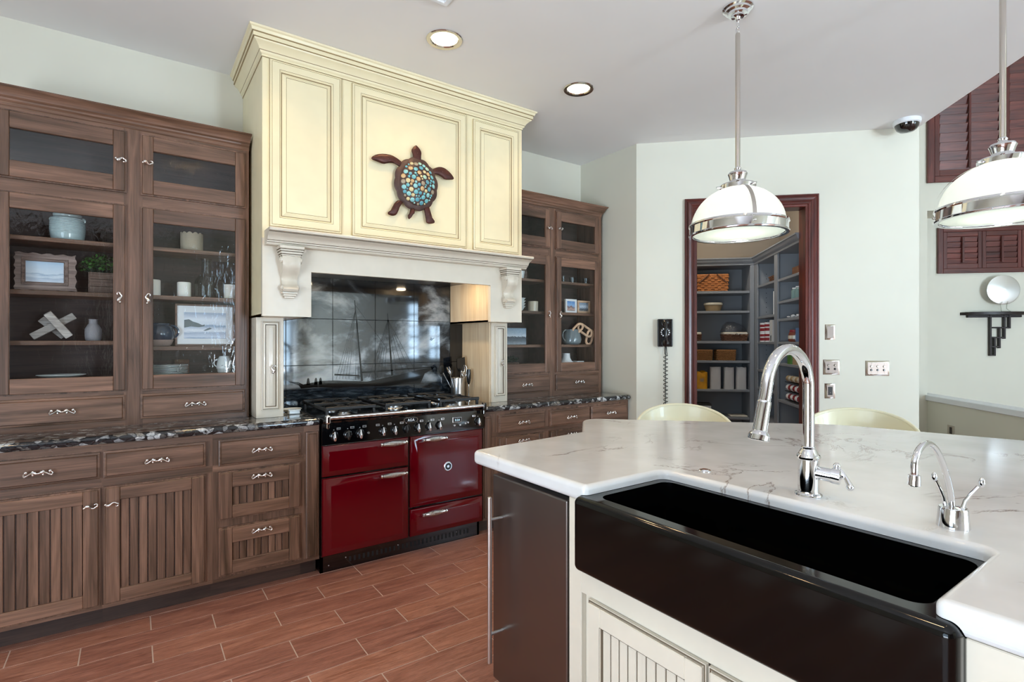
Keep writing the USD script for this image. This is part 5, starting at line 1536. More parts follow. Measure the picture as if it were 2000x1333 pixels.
def make_stool(cx, cy, label):
    """moulded shell stool facing -n (towards the island); built in world space, then placed by its base"""
    t = thing('counter_stool', label, 'stool', (cx, cy, 0), group='cream shell stools along the island')
    nn = np.array([math.cos(PI / 4), math.sin(PI / 4), 0])
    tt = np.array([math.cos(-PI / 4), math.sin(-PI / 4), 0])
    V, nu, nv = [], 33, 15
    for i in range(nu):
        u = -1 + 2 * i / (nu - 1)
        for j in range(nv):
            v = j / (nv - 1)
            a = u * PI * 0.62
            hgt = 0.64 + (0.30 * math.cos(u * PI / 2) ** 0.55 if abs(u) < 1 else 0.0) * v
            rr = 0.235 + 0.035 * v
            p = np.array([cx, cy, 0]) + tt * (rr * math.sin(a) * 1.08) + nn * (rr * math.cos(a) * 0.9) + [0, 0, hgt]
            V.append(p)
    V = np.array(V)
    o = []
    c = np.array([cx, cy, 0.0])
    for p in V:
        r = p - c; r[2] = 0
        o.append(p - r / np.linalg.norm(r) * 0.018)
    f = ring_faces(nu, nv, closed=False)
    inner, outer = quads(o, f), quads(V, f[:, ::-1])
    edge = np.array([V.reshape(nu, nv, 3)[:, -1], np.array(o).reshape(nu, nv, 3)[:, -1]]).reshape(-1, 3)
    em = quads(edge, ring_faces(2, nu, closed=False))
    rim = tube((edge[:nu] + edge[nu:]) / 2, 0.0105, 8)
    part(t, 'back_shell', join(inner, outer, rim), 'chair_shell', smooth=50)
    part(t, 'seat', lathe([(0, 0.60), (0.18, 0.60), (0.235, 0.63), (0.245, 0.655), (0.225, 0.665), (0, 0.655)], 36, (cx, cy, 0)), 'chair_shell')
    part(t, 'pedestal', lathe([(0, 0), (0.21, 0.0), (0.215, 0.006), (0.19, 0.018), (0.06, 0.04), (0.03, 0.07), (0.026, 0.55), (0.08, 0.60), (0, 0.60)], 36, (cx, cy, 0)), 'chrome')
    return t


st0 = make_stool(2.655, 1.97, 'cream moulded shell stool whose back rises before the pantry doorway')
dup(st0, 'counter_stool', 'cream moulded shell stool whose back rises below the switch plates', (3.27, 1.285, 0), rz=-0.35)

# ================================================================= LAMPS
def pendant(x, y, zr, label):
    t = thing('pendant_lamp', label, 'pendant lamp', (x, y, zr), group='chrome and glass pendants over the island')
    R = 0.226
    c = (x, y, 0)
    part(t, 'canopy', lathe([(0.0, CEIL - 0.062), (0.009, CEIL - 0.060), (0.014, CEIL - 0.050), (0.030, CEIL - 0.047), (0.031, CEIL - 0.040), (0.045, CEIL - 0.036), (0.047, CEIL - 0.027), (0.060, CEIL - 0.022), (0.062, CEIL - 0.013), (0.072, CEIL - 0.008), (0.073, CEIL - 0.001)], 36, c), 'chrome')
    part(t, 'chain_link', join(tube([(x + 0.010 * math.cos(a), y, CEIL - 0.085 + 0.022 * math.sin(a)) for a in np.linspace(0, 2 * PI, 20, endpoint=False)], 0.0026, 7, True), tube([(x, y + 0.008 * math.cos(a), CEIL - 0.112 + 0.018 * math.sin(a)) for a in np.linspace(0, 2 * PI, 20, endpoint=False)], 0.0026, 7, True)), 'chrome')
    part(t, 'rod', lathe([(0, zr + 0.335), (0.0115, zr + 0.335), (0.0115, CEIL - 0.135), (0.0095, CEIL - 0.128), (0, CEIL - 0.126)], 20, c), 'nickel')
    part(t, 'cap', lathe([(0.085, zr + 0.226), (0.086, zr + 0.245), (0.080, zr + 0.252), (0.058, zr + 0.255), (0.043, zr + 0.262), (0.037, zr + 0.272), (0.042, zr + 0.290), (0.047, zr + 0.302), (0.041, zr + 0.312), (0.020, zr + 0.318), (0.015, zr + 0.325), (0.017, zr + 0.332), (0.013, zr + 0.338), (0.0, zr + 0.340)], 36, c), 'chrome')
    # ribbed glass dome
    n = 120
    a = np.linspace(0, 2 * PI, n, endpoint=False)
    V = []
    for k in range(15):
        q = PI / 2 * k / 15
        r, z = (R - 0.012) * math.cos(q), zr + 0.055 + 0.185 * math.sin(q)
        rr = r * (1 + 0.006 * np.cos(a * 60))
        V += [[x + rr[i] * math.cos(a[i]), y + rr[i] * math.sin(a[i]), z] for i in range(n)]
    part(t, 'glass_shade', quads(V, ring_faces(15, n)), 'shade_glass', smooth=True)
    part(t, 'rim_band', lathe([(R - 0.012, zr), (R + 0.004, zr), (R + 0.006, zr + 0.006), (R + 0.001, zr + 0.010), (R + 0.001, zr + 0.045), (R + 0.006, zr + 0.050), (R + 0.004, zr + 0.058), (R - 0.012, zr + 0.062)], 72, c), 'chrome')
    part(t, 'diffuser', lathe([(0, zr + 0.000), (R * 0.6, zr + 0.004), (R - 0.013, zr + 0.010)], 48, c), 'diffuser_glass')
    for k in range(3):
        st = []
        b = -2.27 + k * 2 * PI / 3
        P = [(x + (R + 0.003) * math.cos(q) * math.cos(b), y + (R + 0.003) * math.cos(q) * math.sin(b), zr + 0.052 + 0.192 * math.sin(q)) for q in np.linspace(0.0, 1.20, 12)]
        for i in range(11):
            p, q2 = np.array(P[i]), np.array(P[i + 1])
            w = np.array([-math.sin(b), math.cos(b), 0]) * 0.009
            st.append(quads([p - w, p + w, q2 + w, q2 - w], [[0, 1, 2, 3]]))
        st.append(ball((x + (R + 0.004) * math.cos(b), y + (R + 0.004) * math.sin(b), zr + 0.028), 0.006, 1))
        part(t, 'strap', join(*st), 'nickel')
    part(t, 'clamp_screw', join(*[cyl((x + 0.08 * math.cos(b), y + 0.08 * math.sin(b), zr + 0.237), (x + 0.105 * math.cos(b), y + 0.105 * math.sin(b), zr + 0.237), 0.005, 8) for b in (0.4, 2.5, 4.6)]), 'chrome')
    part(t, 'bulb', ball((x, y, zr + 0.12), 0.04, 2), 'lamp_pendant')
    return t


pendant(2.45, 1.51, 1.868, 'chrome dome pendant with ribbed glass hanging before the pantry doorway')
pendant(2.991, 0.634, 1.862, 'chrome dome pendant with ribbed glass at the right picture edge')
for i, (x, y) in enumerate(DOWN):
    lab = ('lit recessed ceiling downlight nearest the middle of the hood crown', 'lit recessed ceiling downlight right of the hood crown', 'recessed ceiling downlight above the left hutch', 'recessed ceiling downlight over the kitchen aisle', 'recessed ceiling downlight above the sink', 'recessed ceiling downlight at the left end of the kitchen')[i]
    t = thing('downlight', lab, 'downlight', (x, y, CEIL))
    part(t, 'trim_ring', lathe([(0.074, -0.001), (0.098, -0.001), (0.100, -0.004), (0.096, -0.008), (0.078, -0.006), (0.072, 0.0), (0.074, 0.004)], 40, (x, y, CEIL)), 'nickel')
    part(t, 'reflector', lathe([(0.0735, 0.0), (0.068, 0.05), (0.055, 0.11), (0.0, 0.115)], 32, (x, y, CEIL)), 'white_trim')
    part(t, 'lamp', lathe([(0, 0.055), (0.04, 0.058), (0.052, 0.072), (0.05, 0.09), (0, 0.1)], 28, (x, y, CEIL)), 'lamp_warm')
# air vent
vx, vy = 1.065, 2.135
t = thing('ceiling_vent', 'white ceiling air vent at the top picture edge', 'vent', (vx, vy, CEIL))
g = raised(-0.2, 0.2, -0.2, 0.2, 0, [(0, 0), (0, 0.004), (0.012, 0.014), (0.03, 0.014), (0.034, 0.004)], fill=False)['main']
v = np.asarray(g.vertices)
part(t, 'frame', trimesh.Trimesh(np.column_stack([vx + v[:, 0], vy + v[:, 2], CEIL + v[:, 1]]), g.faces[:, ::-1], process=False), 'white_trim')
for i in range(8):
    y = vy - 0.15 + 0.042 * i
    part(t, 'slat', rot2(cbox(vx - 0.168, vx + 0.168, y - 0.014, y + 0.014, CEIL - 0.008, CEIL - 0.006, 0.0008), (vx, y, CEIL - 0.007), (1, 0, 0), 28), 'white_trim')
# dome camera
sx_, sy_ = 4.733, 1.545
t = thing('dome_camera', 'white and black dome security camera on the ceiling above the pantry wall', 'camera', (sx_, sy_, CEIL))
part(t, 'housing', lathe([(0.088, 0.0), (0.09, -0.01), (0.088, -0.028), (0.078, -0.034), (0.0, -0.034)], 40, (sx_, sy_, CEIL)), 'plastic_white')
part(t, 'dome', lathe([(0.077, -0.033), (0.074, -0.05), (0.062, -0.072), (0.04, -0.087), (0.0, -0.093)], 40, (sx_, sy_, CEIL)), 'lens_black')

# ================================================================= PANTRY WALL (frame_P: x along the wall, y behind it)
CS = [(0, 0.0), (0, 0.020), (0.004, 0.024), (0.012, 0.024), (0.016, 0.018), (0.020, 0.018), (0.024, 0.024), (0.030, 0.027), (0.044, 0.025), (0.056, 0.019), (0.060, 0.015), (0.066, 0.015), (0.070, 0.018), (0.076, 0.018), (0.080, 0.012), (0.094, 0.011), (0.098, 0.008), (0.098, -0.13)]
f, V = casing(0.388, 1.410, 2.513, 0.0, 0.0, CS)
cas = quads(V, f)
t = struct('trim_1', fr=FRAME_P)
# legs upright, head across: three pieces with the grain of each
fl, fh, fr3 = f[0::3], f[1::3], f[2::3]
part(t, 'casing_leg', quads(V, fl), 'mahogany_upright', smooth=25)
part(t, 'casing_head', quads(V, fh), 'mahogany_cross', smooth=25)
part(t, 'casing_leg', quads(V, fr3), 'mahogany_upright', smooth=25)


def plate(name, label, cat, x0, x1, z0, z1):
    t = thing(name, label, cat, ((x0 + x1) / 2, 0, (z0 + z1) / 2), fr=FRAME_P)
    part(t, 'cover', raised(x0, x1, z0, z1, 0.0, [(0, 0), (0, 0.002), (0.002, 0.004), (0.014, 0.008)])['main'], 'nickel')
    part(t, 'face', cbox(x0 + 0.0145, x1 - 0.0145, -0.0092, -0.0075, z0 + 0.0145, z1 - 0.0145, 0.0005), 'nickel_face')
    return t


def buttons(t, xs, zc):
    for x in xs:
        for dz in (0.014, -0.014):
            part(t, 'push_button', lathe([(0, 0.008), (0.006, 0.008), (0.0085, 0.004), (0.009, 0.0)][::-1], 16, (x, -0.0075, zc + dz), 'y'), 'black_plastic' if dz < 0 else 'nickel')
        for dz in (0.034, -0.034):
            part(t, 'screw', ball((x, -0.008, zc + dz), 0.003, 1), 'nickel')


plate('blank_plate', 'blank polished nickel wall plate right of the pantry door, topmost of three', 'wall plate', 1.459, 1.534, 1.354, 1.476)
t = plate('switch_plate', 'polished nickel plate with two push-button switches beside the pantry door', 'light switch', 1.446, 1.566, 1.077, 1.197)
buttons(t, (1.482, 1.530), 1.137)
t = plate('switch_plate', 'wide polished nickel plate with three push-button switches', 'light switch', 1.752, 1.921, 1.071, 1.190)
buttons(t, (1.791, 1.8365, 1.882), 1.131)
t = plate('wall_socket', 'polished nickel wall socket plate, lowest of the three right of the pantry door', 'wall socket', 1.457, 1.533, 0.888, 1.008)
part(t, 'insert', cbox(1.478, 1.512, -0.0105, -0.006, 0.915, 0.982, 0.003), 'black_plastic')
part(t, 'screw', ball((1.495, -0.011, 0.935), 0.003, 1), 'steel_bright')

t = thing('wall_telephone', 'black rotary-style wall telephone beside the pantry door', 'telephone', (0.2285, 0, 1.41), fr=FRAME_P)
X0, X1, Z0, Z1 = 0.168, 0.289, 1.297, 1.525
part(t, 'body', rbox(X0, X1, -0.045, 0.0, Z0, Z1, 0.007), 'black_plastic')
part(t, 'dial', lathe([(0.046, 0), (0.046, 0.004), (0.040, 0.008), (0.0, 0.008)], 32, (0.2285, -0.045, 1.415), 'y'), 'black_plastic')
for k in range(12):
    a = -1.1 + 2 * PI * k / 12
    part(t, 'dial_key', lathe([(0, 0.004), (0.0058, 0.004), (0.0062, 0.0)][::-1], 12, (0.2285 + 0.032 * math.cos(a), -0.0525, 1.415 + 0.032 * math.sin(a)), 'y'), 'plastic_white')
part(t, 'handset', join(tube([(0.2285, -0.075, 1.500), (0.2285, -0.095, 1.47), (0.2285, -0.100, 1.41), (0.2285, -0.095, 1.35), (0.2285, -0.075, 1.32)], [0.012, 0.014, 0.012, 0.014, 0.012], 14),
     lathe([(0, 0), (0.024, 0.0), (0.030, 0.012), (0.028, 0.028), (0.014, 0.038), (0, 0.04)], 24, (0.2285, -0.048, 1.493), 'y'), lathe([(0, 0), (0.024, 0.0), (0.030, 0.012), (0.028, 0.028), (0.014, 0.038), (0, 0.04)], 24, (0.2285, -0.048, 1.325), 'y')), 'black_plastic')
aa = np.linspace(0, 2 * PI * 19, 640)
part(t, 'coiled_cord', join(tube(np.stack([0.232 + 0.0165 * np.cos(aa), -0.035 + 0.0165 * np.sin(aa), np.linspace(1.225, 0.62, 640)], 1), 0.0026, 5), tube([(0.225, -0.07, 1.31), (0.222, -0.06, 1.27), (0.226, -0.045, 1.235), (0.245, -0.035, 1.225)], 0.0026, 6), tube([(0.245, -0.035, 1.225), (0.242, -0.03, 1.26), (0.24, -0.02, 1.30)], 0.0026, 6), tube([(0.245, -0.035, 0.62), (0.24, -0.03, 0.58), (0.235, -0.012, 0.60), (0.235, -0.004, 0.7), (0.236, -0.003, 1.2), (0.238, -0.004, 1.31)], 0.0026, 6)), 'black_matte')

# ---- shelving in the pantry
DB, TR = 1.50, 1.325
SH = [(1.888, 1.861), (1.673, 1.648), (1.345, 1.318), (1.133, 1.107), (0.82, 0.795), (0.52, 0.495), (0.20, 0.175)]
t = thing('pantry_shelving', 'grey painted shelving across the back of the pantry', 'shelving', (0.8, 1.68, 0), fr=FRAME_P)
part(t, 'back_panel', box(0.28, TR + 0.02, 1.835, 1.85, 0, 2.17), 'pantry_grey')
for a, b in ((0.28, 0.30), (1.283, 1.303)):
    part(t, 'upright', box(a, b, DB, 1.835, 0, 2.17), 'pantry_grey')
part(t, 'face_stile', cbox(1.283, TR, DB - 0.018, DB, 0, 2.17, 0.002), 'pantry_grey')
for z1, z0 in SH:
    part(t, 'shelf', cbox(0.30, 1.283, DB - 0.004, 1.835, z0, z1, 0.003), 'pantry_grey')
PC = [(0.0, 2.160), (0.006, 2.163), (0.008, 2.18), (0.022, 2.192), (0.030, 2.21), (0.032, 2.222), (0.042, 2.226), (0.042, 2.238)]
part(t, 'crown', crown(0.28, 1.32, DB - 0.018, 1.85, PC, (0, 0)), 'pantry_grey')
t = thing('pantry_shelving', 'grey painted shelving along the right side of the pantry', 'shelving', (1.5, 0.8, 0), fr=FRAME_P)
part(t, 'back_panel', box(1.665, 1.68, 0.14, 1.84, 0, 2.17), 'pantry_grey')
for a, b in ((0.14, 0.158), (0.735, 0.80), (1.41, 1.43)):
    part(t, 'upright', box(TR + 0.012, 1.665, a + (b - a) / 2 - 0.009, a + (b - a) / 2 + 0.009, 0, 2.17), 'pantry_grey')
for a, b in ((0.722, 0.818), (1.385, 1.478), (0.125, 0.17)):
    part(t, 'face_stile', cbox(TR, TR + 0.018, a, b, 0, 2.17, 0.002), 'pantry_grey')
part(t, 'crown', crown(-1.48, -0.13, TR, 1.68, PC, (0, 0)).apply_transform(np.array([[0, 1, 0, 0], [-1, 0, 0, 0], [0, 0, 1, 0], [0, 0, 0, 1.0]])), 'pantry_grey')
S1 = [1.925, 1.600, 1.338, 1.05, 0.865, 0.56, 0.22]           # far bay (next to the corner)
S2 = [1.918, 1.711, 1.548, 1.338, 1.141, 0.805, 0.45, 0.15]   # near bay
for z in S1:
    part(t, 'shelf', cbox(TR + 0.004, 1.665, 0.80, 1.41, z - 0.024, z, 0.003), 'pantry_grey')
for z in S2:
    part(t, 'shelf', cbox(TR + 0.004, 1.665, 0.15, 0.735, z - 0.024, z, 0.003), 'pantry_grey')
part(t, 'peg_hole', join(*[lathe([(0.004, 0), (0, 0.0005)], 8, (TR + 0.10, 1.4085, z), 'y') for z in np.arange(0.95, 2.1, 0.05)]), 'black_gap')


def weave_box(x0, x1, y0, y1, z0, z1, nx, nz, taper=0.0):
    """reeds woven round the four sides of a basket"""
    ms = []
    dz = (z1 - z0) / nz
    for face in range(4):
        L = (x1 - x0) if face % 2 == 0 else (y1 - y0)
        k = max(3, int(nx * L / (x1 - x0)))
        for i in range(nz):
            gr = taper * (i / nz)
            for j in range(k):
                w = L / k
                off = 0.005 if (i + j) % 2 else -0.002
                a, b = -L / 2 + w * j - 0.002, -L / 2 + w * (j + 1) + 0.002
                m = cbox(a * (1 + gr), b * (1 + gr), -off - 0.004, -off + 0.004, z0 + dz * i + 0.0006, z0 + dz * (i + 1) - 0.0006, 0.002)
                v = m.vertices.copy()
                D = ((y1 - y0) if face % 2 == 0 else (x1 - x0)) / 2 * (1 + gr)
                v[:, 1] -= D
                an = face * PI / 2
                v = np.column_stack([v[:, 0] * math.cos(an) - v[:, 1] * math.sin(an), v[:, 0] * math.sin(an) + v[:, 1] * math.cos(an), v[:, 2]])
                ms.append(trimesh.Trimesh(v + [(x0 + x1) / 2, (y0 + y1) / 2, 0], m.faces, process=False))
    return join(*ms)


t = thing('picnic_basket', 'woven orange brown picnic basket on the top pantry shelf', 'basket', (0.91, 1.62, 1.888), fr=FRAME_P)
part(t, 'weave', weave_box(0.752, 1.065, 1.53, 1.72, 1.892, 2.055, 9, 8, 0.03), 'wicker_orange', kind='stuff', smooth=False)
part(t, 'lining', box(0.757, 1.06, 1.535, 1.715, 1.888, 2.04), 'wicker_dark')
part(t, 'lid', rbox(0.742, 1.075, 1.52, 1.73, 2.052, 2.078, 0.008), 'wicker_orange')
for sg in (-1, 1):
    c = 0.9085 + sg * 0.04
    part(t, 'handle', tube([(c, 1.512, 2.075), (c + sg * 0.06, 1.512, 2.02), (c + sg * 0.105, 1.512, 1.98)], 0.006, 8), 'wicker_dark')
t = thing('lidded_bowl', 'beige plastic bowl with a cream lid on the second pantry shelf', 'bowl', (0.927, 1.60, 1.673), fr=FRAME_P)
part(t, 'body', lathe([(0, 0), (0.07, 0), (0.078, 0.008), (0.095, 0.07), (0.09, 0.07), (0, 0.06)], 36, (0.927, 1.60, 1.673), sy=0.75), 'tan_pack')
part(t, 'lid', lathe([(0.098, 0.068), (0.102, 0.072), (0.1, 0.088), (0.094, 0.094), (0, 0.092)], 36, (0.927, 1.60, 1.673), sy=0.75), 'cream_glaze')


def lined_basket(label, x0, x1, y0, y1, z):
    t = thing('lined_basket', label, 'basket', ((x0 + x1) / 2, (y0 + y1) / 2, z), fr=FRAME_P)
    part(t, 'weave', weave_box(x0 + 0.012, x1 - 0.012, y0 + 0.01, y1 - 0.01, z + 0.001, z + 0.075, 10, 6, 0.10), 'wicker_dark', kind='stuff', smooth=False)
    part(t, 'liner', rbox(x0, x1, y0, y1, z + 0.066, z + 0.098, 0.012), 'cloth_white')
    return t


t = lined_basket('dark wicker basket with a white cloth liner and clear wrap on the third pantry shelf', 1.02, 1.268, 1.51, 1.68, 1.345)
part(t, 'bow', join(tube([(1.10, 1.50, 1.43), (1.125, 1.495, 1.418), (1.145, 1.495, 1.435), (1.165, 1.495, 1.418), (1.19, 1.50, 1.43)], 0.006, 7)), 'cloth_white')
part(t, 'clear_wrap', trimesh.Trimesh(np.array([[v[0] * 0.115 * (1 + 0.25 * meshkit.noise(v * 3, 2)) + 1.13, v[1] * 0.075 + 1.60, max(0, v[2]) * 0.115 * (0.8 + 0.4 * meshkit.noise(v * 2.5, 3)) + 1.44] for v in trimesh.creation.icosphere(3).vertices]), trimesh.creation.icosphere(3).faces, process=False), 'cellophane')
lined_basket('dark wicker basket with a white cloth liner half hidden by the left door casing', 0.56, 0.79, 1.51, 1.68, 1.345)


def small_basket(label, x0, x1, z):
    t = thing('wicker_basket', label, 'basket', ((x0 + x1) / 2, 1.60, z), fr=FRAME_P)
    part(t, 'weave', weave_box(x0 + 0.006, x1 - 0.006, 1.525, 1.68, z + 0.001, z + 0.10, 14, 9, 0.04), 'wicker', kind='stuff', smooth=False)
    part(t, 'lining', box(x0 + 0.012, x1 - 0.012, 1.532, 1.674, z, z + 0.085), 'wicker_dark')
    part(t, 'lid', rbox(x0 - 0.004, x1 + 0.004, 1.515, 1.69, z + 0.098, z + 0.118, 0.007), 'wicker')
    return t


small_basket('lidded wicker basket at the left of the fourth pantry shelf', 0.73, 0.905, 1.133)
small_basket('lidded wicker basket beside the other lidded one on the fourth pantry shelf', 0.95, 1.145, 1.133)


def sack(name, label, cat, x0, x1, y0, y1, z, h, m, seed, crumple=0.02):
    n, k = 40, 14
    V = []
    for j in range(k):
        s = j / (k - 1)
        for i in range(n):
            a = 2 * PI * i / n
            ca, sa = math.cos(a), math.sin(a)
            r = (abs(ca) ** 4 + abs(sa) ** 4) ** -0.25
            b = meshkit.noise(np.array([ca * 2, sa * 2, s * 4 + seed]), seed)
            q = 1 - crumple * 6 * (b - 0.3) * (0.3 + s) * 0.5
            V.append([(x0 + x1) / 2 + (x1 - x0) / 2 * r * ca * q, (y0 + y1) / 2 + (y1 - y0) / 2 * r * sa * q, z + h * s + (crumple * (b - 0.5) if j == k - 1 else 0)])
    V.append([(x0 + x1) / 2, (y0 + y1) / 2, z + h * 0.97]); V.append([(x0 + x1) / 2, (y0 + y1) / 2, z])
    f = ring_faces(k, n)
    tri = np.vstack([f[:, [0, 1, 2]], f[:, [0, 2, 3]], [[(k - 1) * n + i, (k - 1) * n + (i + 1) % n, k * n] for i in range(n)], [[(i + 1) % n, i, k * n + 1] for i in range(n)]])
    t = thing(name, label, cat, ((x0 + x1) / 2, (y0 + y1) / 2, z), fr=FRAME_P)
    part(t, 'bag', trimesh.Trimesh(np.array(V), tri, process=False), m)
    return t


t = sack('snack_bag', 'yellow printed snack bag on the fifth pantry shelf', 'bag', 0.735, 0.857, 1.52, 1.60, 0.82, 0.185, 'yellow_bag', 4, 0.03)
part(t, 'printed_band', lathe([(0.045, 0), (0.0455, 0.035)], 24, (0.795, 1.56, 0.90), sx=1.25, sy=0.93), 'tan_pack')
for i, (a, b, h, lab) in enumerate(((0.887, 0.998, 0.243, 'left of three white paper bags on the fifth pantry shelf'), (1.032, 1.135, 0.24, 'middle of three white paper bags on the fifth pantry shelf'), (1.156, 1.262, 0.24, 'crumpled right one of three white paper bags on the fifth pantry shelf'))):
    sack('paper_bag', lab, 'bag', a, b, 1.52, 1.62, 0.82, h, 'paper_white', 11 + i, 0.006 if i < 2 else 0.018)
t = thing('carton', 'white carton with a green leaf mark on the low pantry shelf', 'box', (0.80, 1.60, 0.52), fr=FRAME_P)
part(t, 'body', cbox(0.70, 0.89, 1.51, 1.66, 0.52, 0.64, 0.002), 'plastic_white')
part(t, 'lid', cbox(0.697, 0.893, 1.507, 1.663, 0.64, 0.66, 0.002), 'box_black')
part(t, 'leaf_mark', join(*[prism_y(Polygon([(x, z), (x + 0.02, z + 0.012), (x + 0.045, z + 0.006), (x + 0.022, z - 0.008)]), 1.5092, 1.5102) for x, z in ((0.745, 0.60), (0.77, 0.59), (0.755, 0.615), (0.78, 0.605))]), 'green_pack')
solo('folded_cloth', 'crumpled pale cloth on the low pantry shelf', 'cloth', rbox(1.09, 1.27, 1.52, 1.68, 0.52, 0.538, 0.008), 'cloth_white', (1.18, 1.60, 0.52), fr=FRAME_P)

# right-hand shelves, far bay
t = thing('wicker_tray', 'brown wicker tray leaning on the top shelf of the right pantry side', 'basket', (1.45, 1.0, 1.925), fr=FRAME_P)
part(t, 'weave', weave_box(1.37, 1.52, 0.90, 1.08, 1.926, 1.985, 6, 4, 0.15), 'wicker_dark', kind='stuff', smooth=False)
part(t, 'handle', tube([(1.40, 0.90, 1.985), (1.42, 0.95, 2.03), (1.43, 1.0, 2.04), (1.42, 1.04, 2.03), (1.40, 1.08, 1.985)], 0.006, 8), 'wicker_dark')
for i, (y, w, h, m, lab) in enumerate(((0.835, 0.018, 0.20, 'plastic_white', 'slim white book nearest the divider on the right pantry shelves'), (0.865, 0.03, 0.205, 'bluegrey_glaze', 'grey book between two white ones on the right pantry shelves'), (0.905, 0.02, 0.225, 'plastic_white', 'tall white book farthest from the divider on the right pantry shelves'))):
    t = thing('book', lab, 'book', (1.43, y, 1.60), fr=FRAME_P)
    part(t, 'cover', cbox(1.345, 1.50, y - w / 2, y + w / 2, 1.60, 1.60 + h, 0.002), m)
    part(t, 'pages', cbox(1.35, 1.503, y - w / 2 + 0.003, y + w / 2 - 0.003, 1.604, 1.60 + h - 0.004, 0.001), 'cream_glaze')


def can(label, x, y, z, r, h, m, band):
    t = thing('food_can', label, 'can', (x, y, z), fr=FRAME_P)
    part(t, 'tin', lathe([(0, 0), (r, 0), (r, 0.003), (r - 0.001, 0.006), (r - 0.001, h - 0.006), (r, h - 0.003), (r, h), (r - 0.003, h), (r - 0.004, h - 0.003), (0, h - 0.003)], 28, (x, y, z)), m)
    part(t, 'label_band', lathe([(r + 0.0004, h * 0.12), (r + 0.0004, h * 0.42)], 28, (x, y, z)), band)
    part(t, 'label_spot', lathe([(r + 0.0005, h * 0.55), (r + 0.0005, h * 0.8)], 28, (x, y, z)), band)


pos = ('far lower', 'near lower', 'far upper', 'near upper')
for i, (y, z) in enumerate(((1.29, 1.338), (1.13, 1.338), (1.29, 1.436), (1.13, 1.436))):
    can(f'white and red food can, {pos[i]} one of the four stacked in the pantry', 1.385, y, z, 0.056, 0.097, 'plastic_white', 'red_label')
t = thing('cereal_carton', 'tall pale carton beside the stacked cans in the pantry', 'box', (1.38, 0.96, 1.338), fr=FRAME_P)
part(t, 'body', cbox(1.34, 1.43, 0.92, 1.01, 1.338, 1.55, 0.002), 'paper_white')
part(t, 'spout', cbox(1.338, 1.345, 0.95, 0.98, 1.345, 1.40, 0.002), 'bluegrey_glaze')
t = thing('dark_bottle', 'dark glass bottle on the right pantry shelves below the cans', 'bottle', (1.40, 0.87, 1.05), fr=FRAME_P)
part(t, 'body', lathe([(0, 0), (0.036, 0), (0.038, 0.01), (0.038, 0.12), (0.016, 0.16), (0.014, 0.21), (0.016, 0.215), (0, 0.215)], 28, (1.40, 0.87, 1.05)), 'black_plastic')
part(t, 'bottle_label', lathe([(0.0386, 0.03), (0.0386, 0.10)], 28, (1.40, 0.87, 1.05)), 'dark_print')
# near bay
t = thing('wooden_crate', 'small brown wooden crate on the top near shelf of the right pantry side', 'crate', (1.44, 0.30, 1.918), fr=FRAME_P)
part(t, 'side', join(*[cbox(1.36, 1.55, y - 0.005, y + 0.005, 1.918, 1.985, 0.001) for y in (0.21, 0.42)] + [cbox(x - 0.005, x + 0.005, 0.21, 0.42, 1.918, 1.985, 0.001) for x in (1.36, 1.55)] + [box(1.36, 1.55, 0.21, 0.42, 1.918, 1.925)]), 'wicker_dark')
for i, (y, w, h, lab) in enumerate(((0.43, 0.035, 0.10, 'squat pale teal glass jar on the right pantry shelves'), (0.34, 0.036, 0.105, 'second pale teal glass jar on the right pantry shelves'))):
    t = thing('glass_jar', lab, 'jar', (1.39, y, 1.711), fr=FRAME_P)
    part(t, 'body', lathe([(0, 0), (w, 0), (w + 0.003, 0.005), (w + 0.003, h * 0.75), (w * 0.8, h * 0.85), (w * 0.8, h * 0.9), (0, h * 0.9)], 28, (1.39, y, 1.711)), 'teal_glass')
    part(t, 'lid', lathe([(w * 0.85, h * 0.88), (w * 0.88, h), (0, h)], 28, (1.39, y, 1.711)), 'plastic_white')
t = thing('spoon_bundle', 'bundle of small white spoons lying on the right pantry shelves', 'spoons', (1.38, 0.38, 1.548), fr=FRAME_P)
for i in range(7):
    y = 0.24 + 0.04 * i
    part(t, 'spoon', join(cyl((1.345 + 0.01 * (i % 3), y, 1.556 + 0.008 * (i % 2)), (1.45, y + 0.03, 1.553), 0.004, 6), ball((1.345 + 0.01 * (i % 3), y, 1.559 + 0.008 * (i % 2)), 0.013, 1, (1.2, 0.9, 0.5))), 'plastic_white')
t = thing('spice_jar', 'round reddish brown jar with a cream label on the right pantry shelves', 'jar', (1.385, 0.45, 1.338), fr=FRAME_P)
part(t, 'body', lathe([(0, 0), (0.042, 0), (0.050, 0.012), (0.052, 0.05), (0.044, 0.08), (0.036, 0.085), (0, 0.085)], 32, (1.385, 0.45, 1.338)), 'brown_label')
part(t, 'lid', lathe([(0.038, 0.084), (0.040, 0.088), (0.038, 0.105), (0, 0.107)], 32, (1.385, 0.45, 1.338)), 'red_label')
part(t, 'label_patch', lathe([(0.0525, 0.025), (0.0528, 0.055)], 32, (1.385, 0.45, 1.338)), 'cream_glaze')
t = thing('food_box', 'small blue and white food carton on the right pantry shelves', 'box', (1.39, 0.27, 1.338), fr=FRAME_P)
part(t, 'body', cbox(1.345, 1.45, 0.225, 0.31, 1.338, 1.455, 0.002), 'blue_label')
part(t, 'printed_panel', cbox(1.344, 1.40, 0.31, 0.3115, 1.35, 1.40, 0.0004), 'plastic_white')
for nm, lab, y, m in (('snack_packet', 'green snack packet behind the faucet arch in the pantry', 0.47, 'green_pack'), ('snack_packet', 'tan snack packet beside the green one in the pantry', 0.34, 'tan_pack')):
    sack(nm, lab, 'packet', 1.34, 1.44, y - 0.055, y + 0.055, 1.141, 0.075, m, 31 if m == 'green_pack' else 33, 0.03)
